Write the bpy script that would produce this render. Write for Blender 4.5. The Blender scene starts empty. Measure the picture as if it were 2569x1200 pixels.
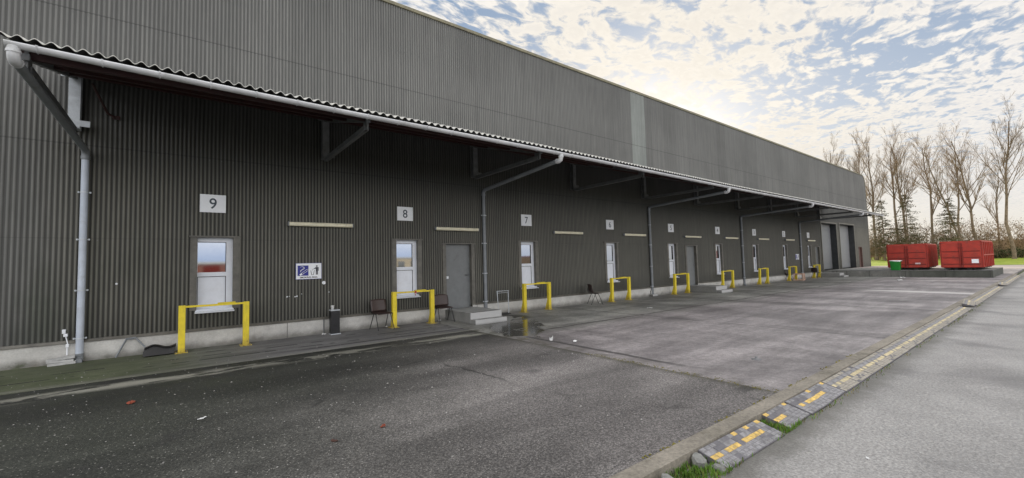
import bpy, bmesh, math, random
from mathutils import Vector, Matrix, noise as mnoise
R = random.Random(7)
scn = bpy.context.scene
COL = scn.collection
rad = math.radians
PI = math.pi

# ------------------------------------------------------------------ node helpers
class V:
    """a node socket with arithmetic"""
    def __init__(s, nt, sock): s.nt, s.s = nt, sock
    def _m(s, op, *o, clamp=False):
        n = s.nt.nodes.new('ShaderNodeMath'); n.operation = op; n.use_clamp = clamp
        for i, v in enumerate((s,) + o):
            if isinstance(v, V): s.nt.links.new(v.s, n.inputs[i])
            else: n.inputs[i].default_value = v
        return V(s.nt, n.outputs[0])
    def __add__(s, o): return s._m('ADD', o)
    def __radd__(s, o): return s._m('ADD', o)
    def __sub__(s, o): return s._m('SUBTRACT', o)
    def __rsub__(s, o): return (s * -1)._m('ADD', o)
    def __mul__(s, o): return s._m('MULTIPLY', o)
    def __rmul__(s, o): return s._m('MULTIPLY', o)
    def __truediv__(s, o): return s._m('DIVIDE', o)
    def abs(s): return s._m('ABSOLUTE')
    def pw(s, e): return s._m('POWER', e)
    def mx(s, o): return s._m('MAXIMUM', o)
    def mn(s, o): return s._m('MINIMUM', o)
    def exp(s): return s._m('EXPONENT')
    def fract(s): return s._m('FRACT')
    def sin(s): return s._m('SINE')
    def step(s, a, b, lo=0.0, hi=1.0):
        n = s.nt.nodes.new('ShaderNodeMapRange'); n.interpolation_type = 'SMOOTHSTEP'
        s.nt.links.new(s.s, n.inputs[0])
        for i, v in enumerate((a, b, lo, hi)): n.inputs[i + 1].default_value = v
        return V(s.nt, n.outputs[0])

class NB:
    def __init__(s, nt): s.nt = nt
    def new(s, t, **k):
        n = s.nt.nodes.new(t)
        for a, b in k.items(): setattr(n, a, b)
        return n
    def link(s, a, b): s.nt.links.new(a.s if isinstance(a, V) else a, b)
    def pos(s): return s.new('ShaderNodeNewGeometry').outputs['Position']
    def objco(s): return s.new('ShaderNodeTexCoord').outputs['Object']
    def rnd(s): return V(s.nt, s.new('ShaderNodeObjectInfo').outputs['Random'])
    def sep(s, vec):
        n = s.new('ShaderNodeSeparateXYZ'); s.link(vec, n.inputs[0])
        return [V(s.nt, o) for o in n.outputs]
    def comb(s, *c):
        n = s.new('ShaderNodeCombineXYZ')
        for i, v in enumerate(c):
            if isinstance(v, V): s.link(v, n.inputs[i])
            else: n.inputs[i].default_value = v
        return n.outputs[0]
    def noise(s, vec, scale, detail=3, rough=.55, dist=0, col=False):
        n = s.new('ShaderNodeTexNoise'); s.link(vec, n.inputs['Vector'])
        n.inputs['Scale'].default_value = scale; n.inputs['Detail'].default_value = detail
        n.inputs['Roughness'].default_value = rough; n.inputs['Distortion'].default_value = dist
        return V(s.nt, n.outputs[1 if col else 0])
    def voro(s, vec, scale, feature='F1', out=0, rand=1):
        n = s.new('ShaderNodeTexVoronoi', feature=feature); s.link(vec, n.inputs['Vector'])
        n.inputs['Scale'].default_value = scale; n.inputs['Randomness'].default_value = rand
        return V(s.nt, n.outputs[out])
    def mix(s, f, a, b, mode='MIX'):
        n = s.new('ShaderNodeMix', data_type='RGBA', blend_type=mode)
        if isinstance(f, V): s.link(f, n.inputs[0])
        else: n.inputs[0].default_value = f
        for i, c in ((6, a), (7, b)):
            if isinstance(c, V): s.link(c, n.inputs[i])
            else: n.inputs[i].default_value = (*c, 1)
        return V(s.nt, n.outputs[2])
    def scale(s, c, f):
        n = s.new('ShaderNodeVectorMath', operation='SCALE')
        if isinstance(c, V): s.link(c, n.inputs[0])
        else: n.inputs[0].default_value = c
        if isinstance(f, V): s.link(f, n.inputs['Scale'])
        else: n.inputs['Scale'].default_value = f
        return V(s.nt, n.outputs[0])

def mat(name, fn):
    m = bpy.data.materials.new(name); m.use_nodes = True
    nt = m.node_tree; b = nt.nodes['Principled BSDF']; nb = NB(nt)
    d = fn(nb) or {}
    for k, v in d.items():
        if k == 'bump':
            h, st, dist = v
            n = nb.new('ShaderNodeBump'); n.inputs['Strength'].default_value = st; n.inputs['Distance'].default_value = dist
            nb.link(h, n.inputs['Height']); nb.link(n.outputs[0], b.inputs['Normal'])
        elif isinstance(v, V): nb.link(v, b.inputs[k])
        elif isinstance(v, tuple): b.inputs[k].default_value = (*v, 1)
        else: b.inputs[k].default_value = v
    return m
M = {}
def simple(name, col, rough=.5, metal=0, var=.25, sc=6, dirt=None, bump=.1, grain=60):
    """painted / plastic / stone surface with mottling, grime and a fine grain"""
    def f(n):
        p = n.objco(); r = n.rnd()
        a = n.noise(p, sc, 5, .6)
        c = n.scale(col, a.step(.25, .75, 1 - var, 1 + var) * (r * .16 + .92))
        if dirt:
            dm = n.noise(p, sc * .7, 6, .7, .6).step(.52, .75)
            c = n.mix(dm * dirt[1], c, dirt[0])
        return {'Base Color': c, 'Roughness': a.step(.2, .8, rough - .08, rough + .12), 'Metallic': metal,
                'bump': (n.noise(p, grain, 3), bump, .004)}
    M[name] = mat(name, f); return M[name]

# ------------------------------------------------------------------ materials
def cladding(tint=(1, 1, 1), up=1.0, lo=(.110, .107, .090)):
    def f(n):
        p = n.pos(); x, y, z = n.sep(p)
        streak = n.noise(n.comb(x * 5.0, 0, z * .16), 1.6, 6, .65)
        fine = n.noise(n.comb(x * 14, 0, z * .7), 2.0, 4, .6)
        big = n.noise(n.comb(x * .22, 0, z * .35), 1.0, 3, .5)
        sheet = n.noise(n.comb((x / 1.06)._m('FLOOR'), 0, (z / 4.9)._m('FLOOR')), 7.3, 0)
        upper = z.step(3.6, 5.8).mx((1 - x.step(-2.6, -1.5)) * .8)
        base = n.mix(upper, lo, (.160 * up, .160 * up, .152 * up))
        k = streak.step(.28, .75, .82, 1.2) * fine.step(.2, .8, .9, 1.1) * big.step(.3, .7, .9, 1.1) * sheet.step(.3, .7, .93, 1.07)
        c = n.scale(base, k)
        # pale run-off streaks below the canopy and green algae near the left end
        run = n.noise(n.comb(x * 1.3, 0, z * .05), 2.2, 4, .6).step(.63, .78) * z.step(1.2, 3.6) * (1 - z.step(4.3, 5.6)) * x.step(8, 15)
        c = n.mix(run * .38, c, (.18, .175, .165))
        alg = n.noise(n.comb(x * .9, 0, z * .5), 1.4, 5).step(.42, .7) * (1 - x.step(-2.5, 3.0)) * (1 - z.step(1.0, 4.0))
        c = n.mix(alg * .45, c, (.045, .058, .036))
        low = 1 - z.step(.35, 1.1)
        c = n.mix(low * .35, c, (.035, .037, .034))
        # lapped sheet ends
        lap = ((z - 7.05).abs()).step(.008, .02, .55, 0) + ((z - 4.3).abs()).step(.008, .02, .5, 0) + ((z - 2.42).abs()).step(.006, .014, .25, 0)
        c = n.mix(lap.mn(1.0), c, (.05, .05, .047))
        band = n.noise(n.comb(x * .05, 0, z * 2.2), 1.5, 4).step(.55, .75) * upper
        c = n.mix(band * .2, c, (.17, .165, .155))
        c = n.mix(1.0, c, tint, 'MULTIPLY')
        # valleys darkened, crests lightened: rib shading painted into the colour
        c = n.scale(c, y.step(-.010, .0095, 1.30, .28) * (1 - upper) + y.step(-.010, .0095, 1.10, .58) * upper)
        sh = z.step(3.4, 5.2) * (1 - z.step(5.80, 5.86)) * x.step(-2.2, -1.0)  # wall darkened under the canopy: its shade put into the colour
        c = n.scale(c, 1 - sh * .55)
        return {'Base Color': c, 'Roughness': streak.step(.3, .7, .42, .62), 'Specular IOR Level': .35,
                'bump': (n.noise(p, 40, 3), .06, .004)}
    return f
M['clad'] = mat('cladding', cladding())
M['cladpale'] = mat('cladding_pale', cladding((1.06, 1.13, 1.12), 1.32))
M['trim'] = mat('trim', lambda n: {'Base Color': n.scale((.125, .118, .100), n.noise(n.pos(), 3, 5, .7).step(.3, .7, .7, 1.25)), 'Roughness': .45})
M['reveal'] = mat('reveal', lambda n: {'Base Color': n.scale((.03, .033, .034), n.noise(n.pos(), 3, 5, .7).step(.3, .7, .7, 1.25)), 'Roughness': .6})
simple('fascia', (.22, .20, .13), .5)

def plinth_f(n):
    p = n.pos(); x, y, z = n.sep(p)
    a = n.noise(p, 2.3, 6, .65); b = n.noise(p, 35, 4, .6)
    c = n.scale((.56, .55, .52), a.step(.25, .75, .80, 1.1) * b.step(.2, .8, .9, 1.08))
    splash = (1 - (z + (n.noise(p, 3.5, 5, .7) - .5) * .25).step(.0, .2))
    c = n.mix(splash * .75, c, (.10, .095, .08))
    rust = n.noise(p, 1.1, 5, .7).step(.6, .75) * (1 - z.step(.05, .3))
    c = n.mix(rust * .5, c, (.13, .095, .06))
    mossy = n.noise(p, 4, 5, .7).step(.5, .7) * (1 - z.step(.03, .14)) * (1 - x.step(-3, 1))
    c = n.mix(mossy * .85, c, (.055, .07, .03))
    drip = n.noise(n.comb(x * 9, 0, z * .6), 1.5, 4).step(.6, .8)
    c = n.mix(drip * .25, c, (.16, .155, .14))
    jt = ((x / 5.6 + .13).fract() - .5).abs().step(.001, .0025, 1, 0)
    c = n.mix(jt * .7, c, (.08, .08, .075))
    return {'Base Color': c, 'Roughness': .85, 'bump': (b + a, .35, .008)}
M['plinth'] = mat('plinth', plinth_f)

def step_f(n):
    p = n.pos(); x, y, z = n.sep(p); nrm = n.sep(n.new('ShaderNodeNewGeometry').outputs['Normal'])
    a = n.noise(p, 3, 6, .7); b = n.noise(p, 60, 3)
    c = n.scale((.36, .36, .345), a.step(.25, .75, .75, 1.15) * b.step(.2, .8, .88, 1.1))
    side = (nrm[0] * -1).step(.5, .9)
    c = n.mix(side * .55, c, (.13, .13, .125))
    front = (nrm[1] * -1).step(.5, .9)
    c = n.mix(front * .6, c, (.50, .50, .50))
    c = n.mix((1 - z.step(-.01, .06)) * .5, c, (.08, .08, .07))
    return {'Base Color': c, 'Roughness': .85, 'bump': (b + a, .4, .006)}
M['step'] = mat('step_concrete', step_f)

def dock_f(n):
    p = n.pos(); x, y, z = n.sep(p)
    a = n.noise(p, 1.3, 6, .7); b = n.noise(p, 12, 4)
    c = n.scale((.25, .25, .23), a.step(.25, .75, .6, 1.3) * b.step(.2, .8, .85, 1.12))
    g = (y * -1 + (a - .5) * 3).step(2.5, 6.5) * (1 - z.step(.44, .47))
    c = n.mix(g * .8, c, (.032, .037, .026))
    dr = n.noise(n.comb(x, y * 4, z * .3), 1.5, 4).step(.5, .75) * (1 - z.step(.44, .47))
    c = n.mix(dr * .55, c, (.04, .043, .035))
    jt = ((y / 2.0).fract() - .5).abs().step(.006, .014, 1, 0)
    c = n.mix(jt * .6, c, (.03, .03, .028))
    return {'Base Color': c, 'Roughness': .8, 'bump': (a + b, .4, .01)}
M['dock'] = mat('dock_concrete', dock_f)

def asphalt_f(n):
    p = n.pos(); x, y, z = n.sep(p)
    a = n.noise(p, .35, 5, .6); s = n.noise(n.comb(x * .28 + y * .05, y * 1.1, 0), 1.0, 5, .6, .3)
    g1 = n.noise(p, 42, 3, .75); g2 = n.noise(p, 90, 2, .7); ag = n.voro(p, 75)
    agc = n.sep(n.voro(p, 75, out=1))[0]
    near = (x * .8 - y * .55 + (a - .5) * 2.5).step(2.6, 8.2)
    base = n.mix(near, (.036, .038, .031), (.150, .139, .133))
    k = a.step(.3, .7, .82, 1.18) * s.step(.3, .7, .78, 1.2) * g1.step(.3, .7, .6, 1.42) * g2.step(.3, .7, .78, 1.24) * agc.step(.15, .9, .68, 1.4)
    c = n.scale(base, k)
    chip = agc.step(.93, .97) * ag.step(.3, .5, 1, 0)
    c = n.mix(chip * .75, c, (.36, .345, .31))
    chip2 = n.sep(n.voro(p, 17, out=1))[1].step(.955, .965) * n.voro(p, 17).step(.16, .30, 1, 0)
    c = n.mix(chip2 * .45, c, (.34, .33, .30))
    # dark damp zone near the wall, greenish on the left
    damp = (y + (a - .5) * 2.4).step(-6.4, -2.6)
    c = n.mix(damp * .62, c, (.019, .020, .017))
    alg = n.noise(p, 1.0, 6, .7).step(.45, .7) * (1 - x.step(-.5, 3.5)) * y.step(-7, -3)
    c = n.mix(alg * .5, c, (.035, .040, .022))
    # light ragged smear of old concrete along the apron edge
    lim = n.noise(n.comb(x * .9, y * 3.6, 0), 1.0, 6, .62, .5)
    bandm = ((y + 3.02 + (n.noise(p, .6, 2) - .5) * .5).abs()).step(.05, .32, 1, 0)
    c = n.mix(lim.step(.47, .53) * bandm * .9, c, (.26, .255, .215))
    tk = n.noise(n.comb(x * .18 + y * .35, y * .9 - x * .12, 0), 1.0, 3, .5, .3)
    c = n.scale(c, tk.step(.35, .65, .80, 1.22))
    crk = (n.voro(n.comb(x + a * 1.6, y + s * 1.2, 0), .33, 'DISTANCE_TO_EDGE')).step(.004, .016, 1, 0) * n.noise(p, .4, 2).step(.5, .6)
    c = n.mix(crk * .7, c, (.016, .016, .015))
    oil = n.voro(n.comb(x, y * 1.4, 0), .55).step(.10, .24, 1, 0) * n.noise(p, 2.5, 4).step(.42, .6)
    c = n.mix(oil * .45, c, (.020, .019, .019))
    edge = ((x - 5.92).abs() + (n.noise(p, 5, 5, .7) - .5) * .35).step(.02, .22, 1, 0)
    c = n.mix(edge * .55, c, (.05, .047, .03))
    return {'Base Color': c, 'Roughness': (.78 - damp * .15) + (g1 - .5) * .2, 'Specular IOR Level': .35,
            'bump': (g1 + g2 * .6 + ag * .6, .55, .008)}
M['asphalt'] = mat('asphalt', asphalt_f)

def conc_f(n):
    p = n.pos(); x, y, z = n.sep(p)
    a = n.noise(p, .30, 5, .6); s = n.noise(n.comb(x * .5, y * .22, 0), 1.1, 6, .62, .4)
    t = n.noise(n.comb(x * .25, y * 1.5, 0), 1.3, 6, .65, .6)
    g1 = n.noise(p, 38, 4, .75); g2 = n.noise(p, 9, 5, .7)
    base = n.mix((y + (a - .5) * 1.5).step(-4.6, -3.3), (.215, .197, .195), (.225, .223, .205))
    k = a.step(.3, .7, .84, 1.16) * s.step(.32, .68, .66, 1.32) * g1.step(.25, .75, .66, 1.34) * g2.step(.3, .7, .78, 1.2) * t.step(.32, .68, .76, 1.22)
    c = n.scale(base, k)
    w = (n.noise(p, 1.4, 4, .6) - .5) * .22
    # joints
    def line(v, c0, wd, wob=1.0): return (v - c0 + w * wob).abs().step(wd * .5, wd * 1.1, 1, 0)
    j = line(y, -3.78, .055) * n.noise(p, .9, 4, .7)  .step(.30, .42) * (x.step(7.0, 7.6))
    for c0 in (11.2, 17.4, 26.6, 36.3): j = j.mx(line(x, c0, .035, .6) * n.noise(p, 1.1, 3).step(.28, .48, .35, 1))
    j = j.mx(line(x, 6.32, .075, .9) * (1 - y.step(-4.6, -3.8)) * y.step(-8.6, -7.6) * .9)
    # damp runs away from the downpipes
    wet = x * 0
    for c0, l in ((17.45, 6.0), (26.8, 7.0), (36.1, 5.5)):
        wet = wet.mx(((x - c0 + w * 2.2).abs() + y.abs() * .012).step(.05, .30, 1, 0) * y.step(-l, -.2, .15, 1))
    # puddle and leak by the first steps
    pn = n.noise(n.comb(x * 1.5, y * 1.3, 0), 1.2, 4, .6, .9)
    pmask = 1 - (((x - 7.3 - (y + 2.6) * .55) / 1.0).pw(2) + ((y + 2.6) / 2.2).pw(2)).step(.2, 1.3)
    pud = pmask * .80 + (pn - .5) * 1.9 - .50
    pm = pud.step(.07, .13)
    under = (1 - (((x - 8.15) / .75).pw(2) + ((y + 1.1) / .7).pw(2)).step(.5, 1.1))
    c = n.mix(j * .85, c, (.030, .028, .026))
    c = n.mix(wet * .75, c, (.030, .029, .028))
    c = n.mix((pud.step(-.06, .1)) * .5, c, (.06, .058, .052))
    c = n.mix(pm * .85, c, (.022, .021, .019))
    c = n.mix(under * .7, c, (.022, .025, .018))
    dk = n.noise(n.comb(x * .16, y * .7, 0), 1.0, 4, .6, .4).step(.52, .75)
    c = n.mix(dk * .5, c, (.075, .066, .068))
    # pale sheen streaks painted into the colour across the far end of the yard
    pale = (x - 26.6 - y * .16 + w * 1.2).abs().step(.15, .6, 1, 0) * (1 - y.step(-7.4, -5.0)) + (x - 36.0 + w).abs().step(.05, .22, 1, 0) * (1 - y.step(-4.2, -3.2)) * .7
    c = n.mix(pale.mn(1.0) * .9, c, (.52, .50, .48))
    mo = n.noise(p, 2.2, 5, .7).step(.46, .6) * (1 - x.step(5.95, 6.35)) 
    c = n.mix(mo * .7, c, (.06, .055, .03))
    rough = (.62 + (g1 - .5) * .25 - s.step(.4, .7) * .12) * (1 - pm * .74) - wet * .22
    return {'Base Color': c, 'Roughness': rough.mx(.06), 'Specular IOR Level': .4,
            'bump': ((g1 + g2 * .7) * (1 - pm), .38, .006)}
M['concrete'] = mat('yard_concrete', conc_f)

def apron_f(n):
    p = n.pos(); x, y, z = n.sep(p)
    a = n.noise(p, .5, 5, .6); g1 = n.noise(p, 45, 4, .75); s = n.noise(n.comb(x * .3, y * 2.2, 0), 1.5, 5, .65, .3)
    left = 1 - x.step(-1.2, 1.8)
    base = n.mix(left, (.165, .162, .160), (.095, .108, .062))
    c = n.scale(base, a.step(.3, .7, .8, 1.2) * g1.step(.25, .75, .78, 1.24) * s.step(.3, .7, .75, 1.2))
    # broken dark seams that run along the apron, light worn outer edge
    w = (n.noise(p, 1.1, 4, .6) - .5) * .10
    for c0, th in ((-1.22, .46), (-1.66, .50), (-.75, .55)):
        sm = (y - c0 + w * .6).abs().step(.022, .05, 1, 0) * n.noise(n.comb(x * .9, c0 * 7, 0), 1.5, 2).step(th, th + .03)
        c = n.mix(sm * .9, c, (.012, .012, .012))
    ed = (y + w * 2).step(-2.55, -2.1, 1, 0) * n.noise(n.comb(x * .8, y * 3, 0), 1.2, 5, .6, .4).step(.4, .55)
    c = n.mix(ed * .85, c, (.24, .235, .20))
    dkl = (y + 2.02 + w).abs().step(.02, .07, 1, 0) * x.step(1.5, 2.6)
    c = n.mix(dkl * .85, c, (.018, .018, .018))
    mo = n.noise(p, 3.2, 5, .7).step(.45, .65) * y.step(-.55, -.02) 
    c = n.mix(mo * .6, c, (.03, .032, .02))
    gr = n.noise(p, 1.7, 5, .7).step(.45, .65) * left
    c = n.mix(gr * .5, c, (.045, .062, .022))
    return {'Base Color': c, 'Roughness': .72, 'Specular IOR Level': .35, 'bump': (g1 + a, .45, .006)}
M['apron'] = mat('apron', apron_f)

def road_f(n):
    p = n.pos(); x, y, z = n.sep(p)
    a = n.noise(n.comb(x * .62, y * .45, 0), 1.0, 3, .5, .2); b = n.noise(p, .8, 5, .6)
    g1 = n.noise(p, 36, 3, .75); g2 = n.noise(p, 85, 2, .7); agc = n.sep(n.voro(p, 62, out=1))[0]; ag = n.voro(p, 62)
    wetm = a.step(.50, .68)
    base = n.mix(wetm, (.285, .276, .264), (.155, .150, .146))
    c = n.scale(base, b.step(.3, .7, .84, 1.14) * g1.step(.3, .7, .70, 1.30) * g2.step(.3, .7, .9, 1.1) * agc.step(.2, .9, .88, 1.12))
    tr = ((y + 12.1).abs()).step(.1, .5, 1, 0) + ((y + 13.9).abs()).step(.1, .5, 1, 0)
    c = n.scale(c, 1 - tr * .10 * n.noise(p, .5, 3).step(.35, .6))
    ed = (y + (n.noise(p, 2.5, 5, .7) - .5) * .5).step(-10.45, -10.1)
    c = n.mix(ed * .7, c, (.07, .066, .052))
    return {'Base Color': c, 'Roughness': (.52 + (g1 - .5) * .3 - wetm * .14), 'Specular IOR Level': .55,
            'bump': (g1 + g2 * .5 + ag * .6, .6, .008)}
M['road'] = mat('road', road_f)
M['kerb'] = mat('kerb', lambda n: (lambda p: {'Base Color': n.mix(n.noise(p, 2.2, 6, .7).step(.5, .72) * .6, n.scale((.25, .225, .185), n.noise(p, 30, 4, .7).step(.25, .75, .72, 1.25) * n.noise(p, 1.2, 4).step(.3, .7, .8, 1.15)), (.075, .07, .045)), 'Roughness': .9, 'bump': (n.noise(p, 45, 4, .7), .6, .008)})(n.pos()))
M['pink'] = mat('far_paving', lambda n: (lambda p: {'Base Color': n.scale((.34, .29, .265), n.noise(p, .3, 5).step(.3, .7, .85, 1.12)), 'Roughness': .9})(n.pos()))
M['ground'] = mat('ground', lambda n: (lambda p: {'Base Color': n.scale((.085, .10, .045), n.noise(p, .05, 5).step(.3, .7, .7, 1.2)), 'Roughness': 1.0})(n.pos()))
M['lawn'] = mat('lawn', lambda n: (lambda p: {'Base Color': n.mix(n.noise(p, .4, 6, .7).step(.35, .65), (.19, .26, .03), (.30, .34, .06)), 'Roughness': 1.0, 'Specular IOR Level': .1})(n.pos()))

def yellow_f(n):
    p = n.objco(); x, y, z = n.sep(p); r = n.rnd()
    q = n.comb(x + r * 40, y, z)
    a = n.noise(q, 5, 5, .6); f = n.noise(q, 38, 4, .7)
    c = n.scale((.80, .63, .03), a.step(.25, .75, .86, 1.08) * (r * .14 + .93))
    grime = n.noise(n.comb(x * 8 + r * 9, y * 8, z * 1.5), 2.2, 5, .7).step(.48, .72)
    c = n.mix(grime * .38, c, (.36, .27, .07))
    foot = (1 - (z + (a - .5) * .25).step(.02, .22))
    c = n.mix(foot * .5, c, (.26, .17, .06))
    chip = (f + foot * .10).step(.67, .70)
    c = n.mix(chip * .85, c, (.09, .055, .035))
    return {'Base Color': c, 'Roughness': a.step(.2, .8, .42, .66), 'bump': (f, .15, .003)}
M['yellow'] = mat('yellow', yellow_f)
simple('white', (.74, .77, .83), .35, var=.05, dirt=((.55, .54, .52), .2))
simple('signwhite', (.84, .86, .89), .4, var=.03, dirt=((.6, .6, .6), .15))
simple('signgrey', (.055, .075, .095), .5)
simple('signblue', (.018, .028, .27), .35, var=.06)
simple('signblack', (.02, .022, .03), .5)
simple('greydoor', (.19, .20, .203), .42, var=.08, dirt=((.08, .08, .08), .4))
simple('roller', (.23, .238, .245), .45, var=.06, dirt=((.25, .25, .24), .4))
simple('browndoor', (.11, .062, .052), .5)
simple('pipe', (.52, .57, .65), .38, var=.12, sc=3, dirt=((.20, .20, .19), .5))
simple('pipegrey', (.22, .235, .25), .45, var=.15, sc=3, dirt=((.10, .10, .09), .6))
simple('gutter', (.64, .645, .66), .4, var=.15, sc=2.5, dirt=((.32, .33, .30), .6))
simple('steel', (.16, .165, .17), .5, .2, dirt=((.05, .045, .04), .5))
simple('galv', (.50, .53, .56), .42, .15, var=.15, sc=9)
simple('purlin', (.035, .010, .009), .6)
def rsheet(n):
    p = n.objco(); nz = n.sep(n.new('ShaderNodeNewGeometry').outputs['True Normal'])
    a = n.noise(p, 5, 5, .65)
    c = n.mix(a.step(.52, .72) * .5, n.scale((.60, .59, .55), a.step(.3, .7, .8, 1.15)), (.16, .165, .12))
    return {'Base Color': n.mix(nz[2].step(-.35, -.15, 1, 0), c, (.035, .035, .034)), 'Roughness': .85}  # downward faces darkened in the colour to deepen the shade under the canopy
M['roofsheet'] = mat('roofsheet', rsheet)
simple('cream', (.82, .77, .58), .4, var=.10, dirt=((.35, .30, .20), .4))
simple('black', (.012, .012, .014), .42)
simple('rubber', (.22, .215, .22), .75, var=.45, sc=14, dirt=((.16, .15, .13), .7), bump=.4)
simple('rubberdark', (.135, .13, .14), .7, var=.3, sc=16, dirt=((.11, .10, .09), .5), bump=.4)
simple('rubbertan', (.30, .275, .23), .8, var=.3, sc=14, dirt=((.12, .11, .09), .6), bump=.4)
simple('tapeyellow', (.62, .42, .12), .65, var=.35, sc=24, dirt=((.27, .24, .19), .95))
simple('tapefaded', (.52, .44, .27), .7, var=.25, sc=20, dirt=((.24, .21, .16), .8))
simple('chair', (.044, .026, .023), .38, var=.2)
simple('chairleg', (.025, .024, .024), .45, .3)
simple('red', (.40, .034, .018), .5, var=.20, sc=3, dirt=((.15, .040, .028), .85))
simple('reddark', (.20, .016, .009), .5, var=.2, sc=4)
simple('green', (.018, .25, .035), .38, var=.12)
simple('crate', (.55, .36, .27), .7)
simple('paper', (.75, .75, .74), .8, var=.08)
simple('leafred', (.26, .055, .025), .7)
simple('leafbrown', (.055, .022, .014), .7)
simple('stone', (.21, .21, .195), .9, var=.3, sc=12, dirt=((.12, .12, .09), .5), bump=.6)
simple('pebble', (.34, .33, .31), .9, var=.4, sc=40)
simple('board', (.42, .42, .41), .7, dirt=((.12, .13, .09), .7))
simple('opp_red', (.34, .14, .11), .7, sc=.5); simple('opp_cream', (.70, .60, .46), .8, sc=.3); simple('opp_white', (.7, .7, .7), .7)
simple('brickwall', (.30, .20, .125), .9, var=.25, sc=1.2, dirt=((.16, .12, .08), .6))
def glass_f(n):
    return {'Base Color': (.42, .44, .47), 'Roughness': .035, 'Metallic': 1.0}
M['glass'] = mat('pane_glass', glass_f)
M['bark'] = mat('bark', lambda n: (lambda p: {'Base Color': n.scale((.19, .142, .098), n.noise(p, 3, 4, .7).step(.3, .7, .65, 1.3)), 'Roughness': .95})(n.objco()))
M['twig'] = mat('twig', lambda n: {'Base Color': n.scale((.29, .205, .125), n.rnd().step(0, 1, .8, 1.2)), 'Roughness': .95})
def leafm(name, c, tr=.35):
    def f(n):
        r = n.noise(n.objco(), 1.1, 3)
        return {'Base Color': n.scale(c, r.step(.3, .7, .55, 1.4) * (n.rnd() * .3 + .85)), 'Roughness': .7, 'Specular IOR Level': .2, 'Subsurface Weight': 0.0}
    M[name] = mat(name, f)
leafm('needle', (.105, .095, .045)); leafm('hedge', (.045, .060, .020)); leafm('brush', (.17, .115, .065)); leafm('grass', (.095, .185, .022)); leafm('grassdry', (.20, .17, .06)); leafm('moss', (.17, .15, .035))

# ------------------------------------------------------------------ mesh helpers
class MB:
    def __init__(s): s.v, s.f, s.sm = [], [], []
    def add(s, vs, fs, smooth=False, mtx=None):
        o = len(s.v)
        for p in vs:
            p = Vector(p); s.v.append(mtx @ p if mtx else p)
        for f in fs: s.f.append([i + o for i in f]); s.sm.append(smooth)
        return s
    def box(s, x0, x1, y0, y1, z0, z1, mtx=None, bev=0):
        if bev <= 0:
            vs = [(x, y, z) for x in (x0, x1) for y in (y0, y1) for z in (z0, z1)]
            return s.add(vs, [(0, 1, 3, 2), (4, 6, 7, 5), (0, 4, 5, 1), (2, 3, 7, 6), (0, 2, 6, 4), (1, 5, 7, 3)], mtx=mtx)
        bm = bmesh.new(); bmesh.ops.create_cube(bm, size=1)
        for v in bm.verts:
            v.co = Vector(((x0 + x1) / 2 + v.co.x * (x1 - x0), (y0 + y1) / 2 + v.co.y * (y1 - y0), (z0 + z1) / 2 + v.co.z * (z1 - z0)))
        bmesh.ops.bevel(bm, geom=list(bm.edges), offset=bev, segments=2, profile=.5, affect='EDGES')
        bm.verts.index_update()
        s.add([v.co for v in bm.verts], [[v.index for v in f.verts] for f in bm.faces], False, mtx); bm.free(); return s
    def tube(s, pts, r, n=8, cap=True, smooth=True, mtx=None):
        pts = [Vector(p) for p in pts]; k = len(pts)
        rs = r if isinstance(r, (list, tuple)) else [r] * k
        vs, fs = [], []
        up = None
        for i, p in enumerate(pts):
            d = (pts[min(i + 1, k - 1)] - pts[max(i - 1, 0)])
            d = d.normalized() if d.length > 1e-9 else Vector((0, 0, 1))
            if up is None: up = Vector((0, 0, 1)) if abs(d.z) < .9 else Vector((1, 0, 0))
            a = d.cross(up); a = a.normalized() if a.length > 1e-6 else d.orthogonal().normalized(); b = a.cross(d); up = b
            for j in range(n):
                t = 2 * PI * j / n
                vs.append(p + (a * math.cos(t) + b * math.sin(t)) * rs[i])
        for i in range(k - 1):
            for j in range(n):
                j2 = (j + 1) % n
                fs.append((i * n + j, i * n + j2, (i + 1) * n + j2, (i + 1) * n + j))
        s.add(vs, fs, smooth, mtx)
        if cap: s.add(vs, [list(range(n))[::-1], [(k - 1) * n + j for j in range(n)]], False, mtx)
        return s
    def prism(s, poly, a0, a1, axis='y', mtx=None):
        """poly of 2D points extruded along an axis: y -> (x,z), x -> (y,z), z -> (x,y)"""
        n = len(poly)
        def P(p, a): return {'y': (p[0], a, p[1]), 'x': (a, p[0], p[1]), 'z': (p[0], p[1], a)}[axis]
        vs = [P(p, a0) for p in poly] + [P(p, a1) for p in poly]
        fs = [list(range(n)), list(range(n, 2 * n))[::-1]] + [(i, n + i, n + (i + 1) % n, (i + 1) % n) for i in range(n)]
        return s.add(vs, fs, mtx=mtx)
    def lathe(s, prof, n=20, mtx=None, smooth=True):
        vs = [(r * math.cos(2 * PI * j / n), r * math.sin(2 * PI * j / n), z) for r, z in prof for j in range(n)]
        fs = [(i * n + j, i * n + (j + 1) % n, (i + 1) * n + (j + 1) % n, (i + 1) * n + j) for i in range(len(prof) - 1) for j in range(n)]
        return s.add(vs, fs, smooth, mtx)
    def build(s, name, m, parent=None, loc=(0, 0, 0), fix=True):
        me = bpy.data.meshes.new(name); me.from_pydata(s.v, [], s.f)
        me.polygons.foreach_set('use_smooth', s.sm); me.update()
        if fix:
            bm = bmesh.new(); bm.from_mesh(me); bmesh.ops.recalc_face_normals(bm, faces=bm.faces); bm.to_mesh(me); bm.free()
        me.materials.append(M[m] if isinstance(m, str) else m)
        o = bpy.data.objects.new(name, me); COL.objects.link(o); o.location = loc
        if parent: o.parent = parent
        return o
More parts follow.
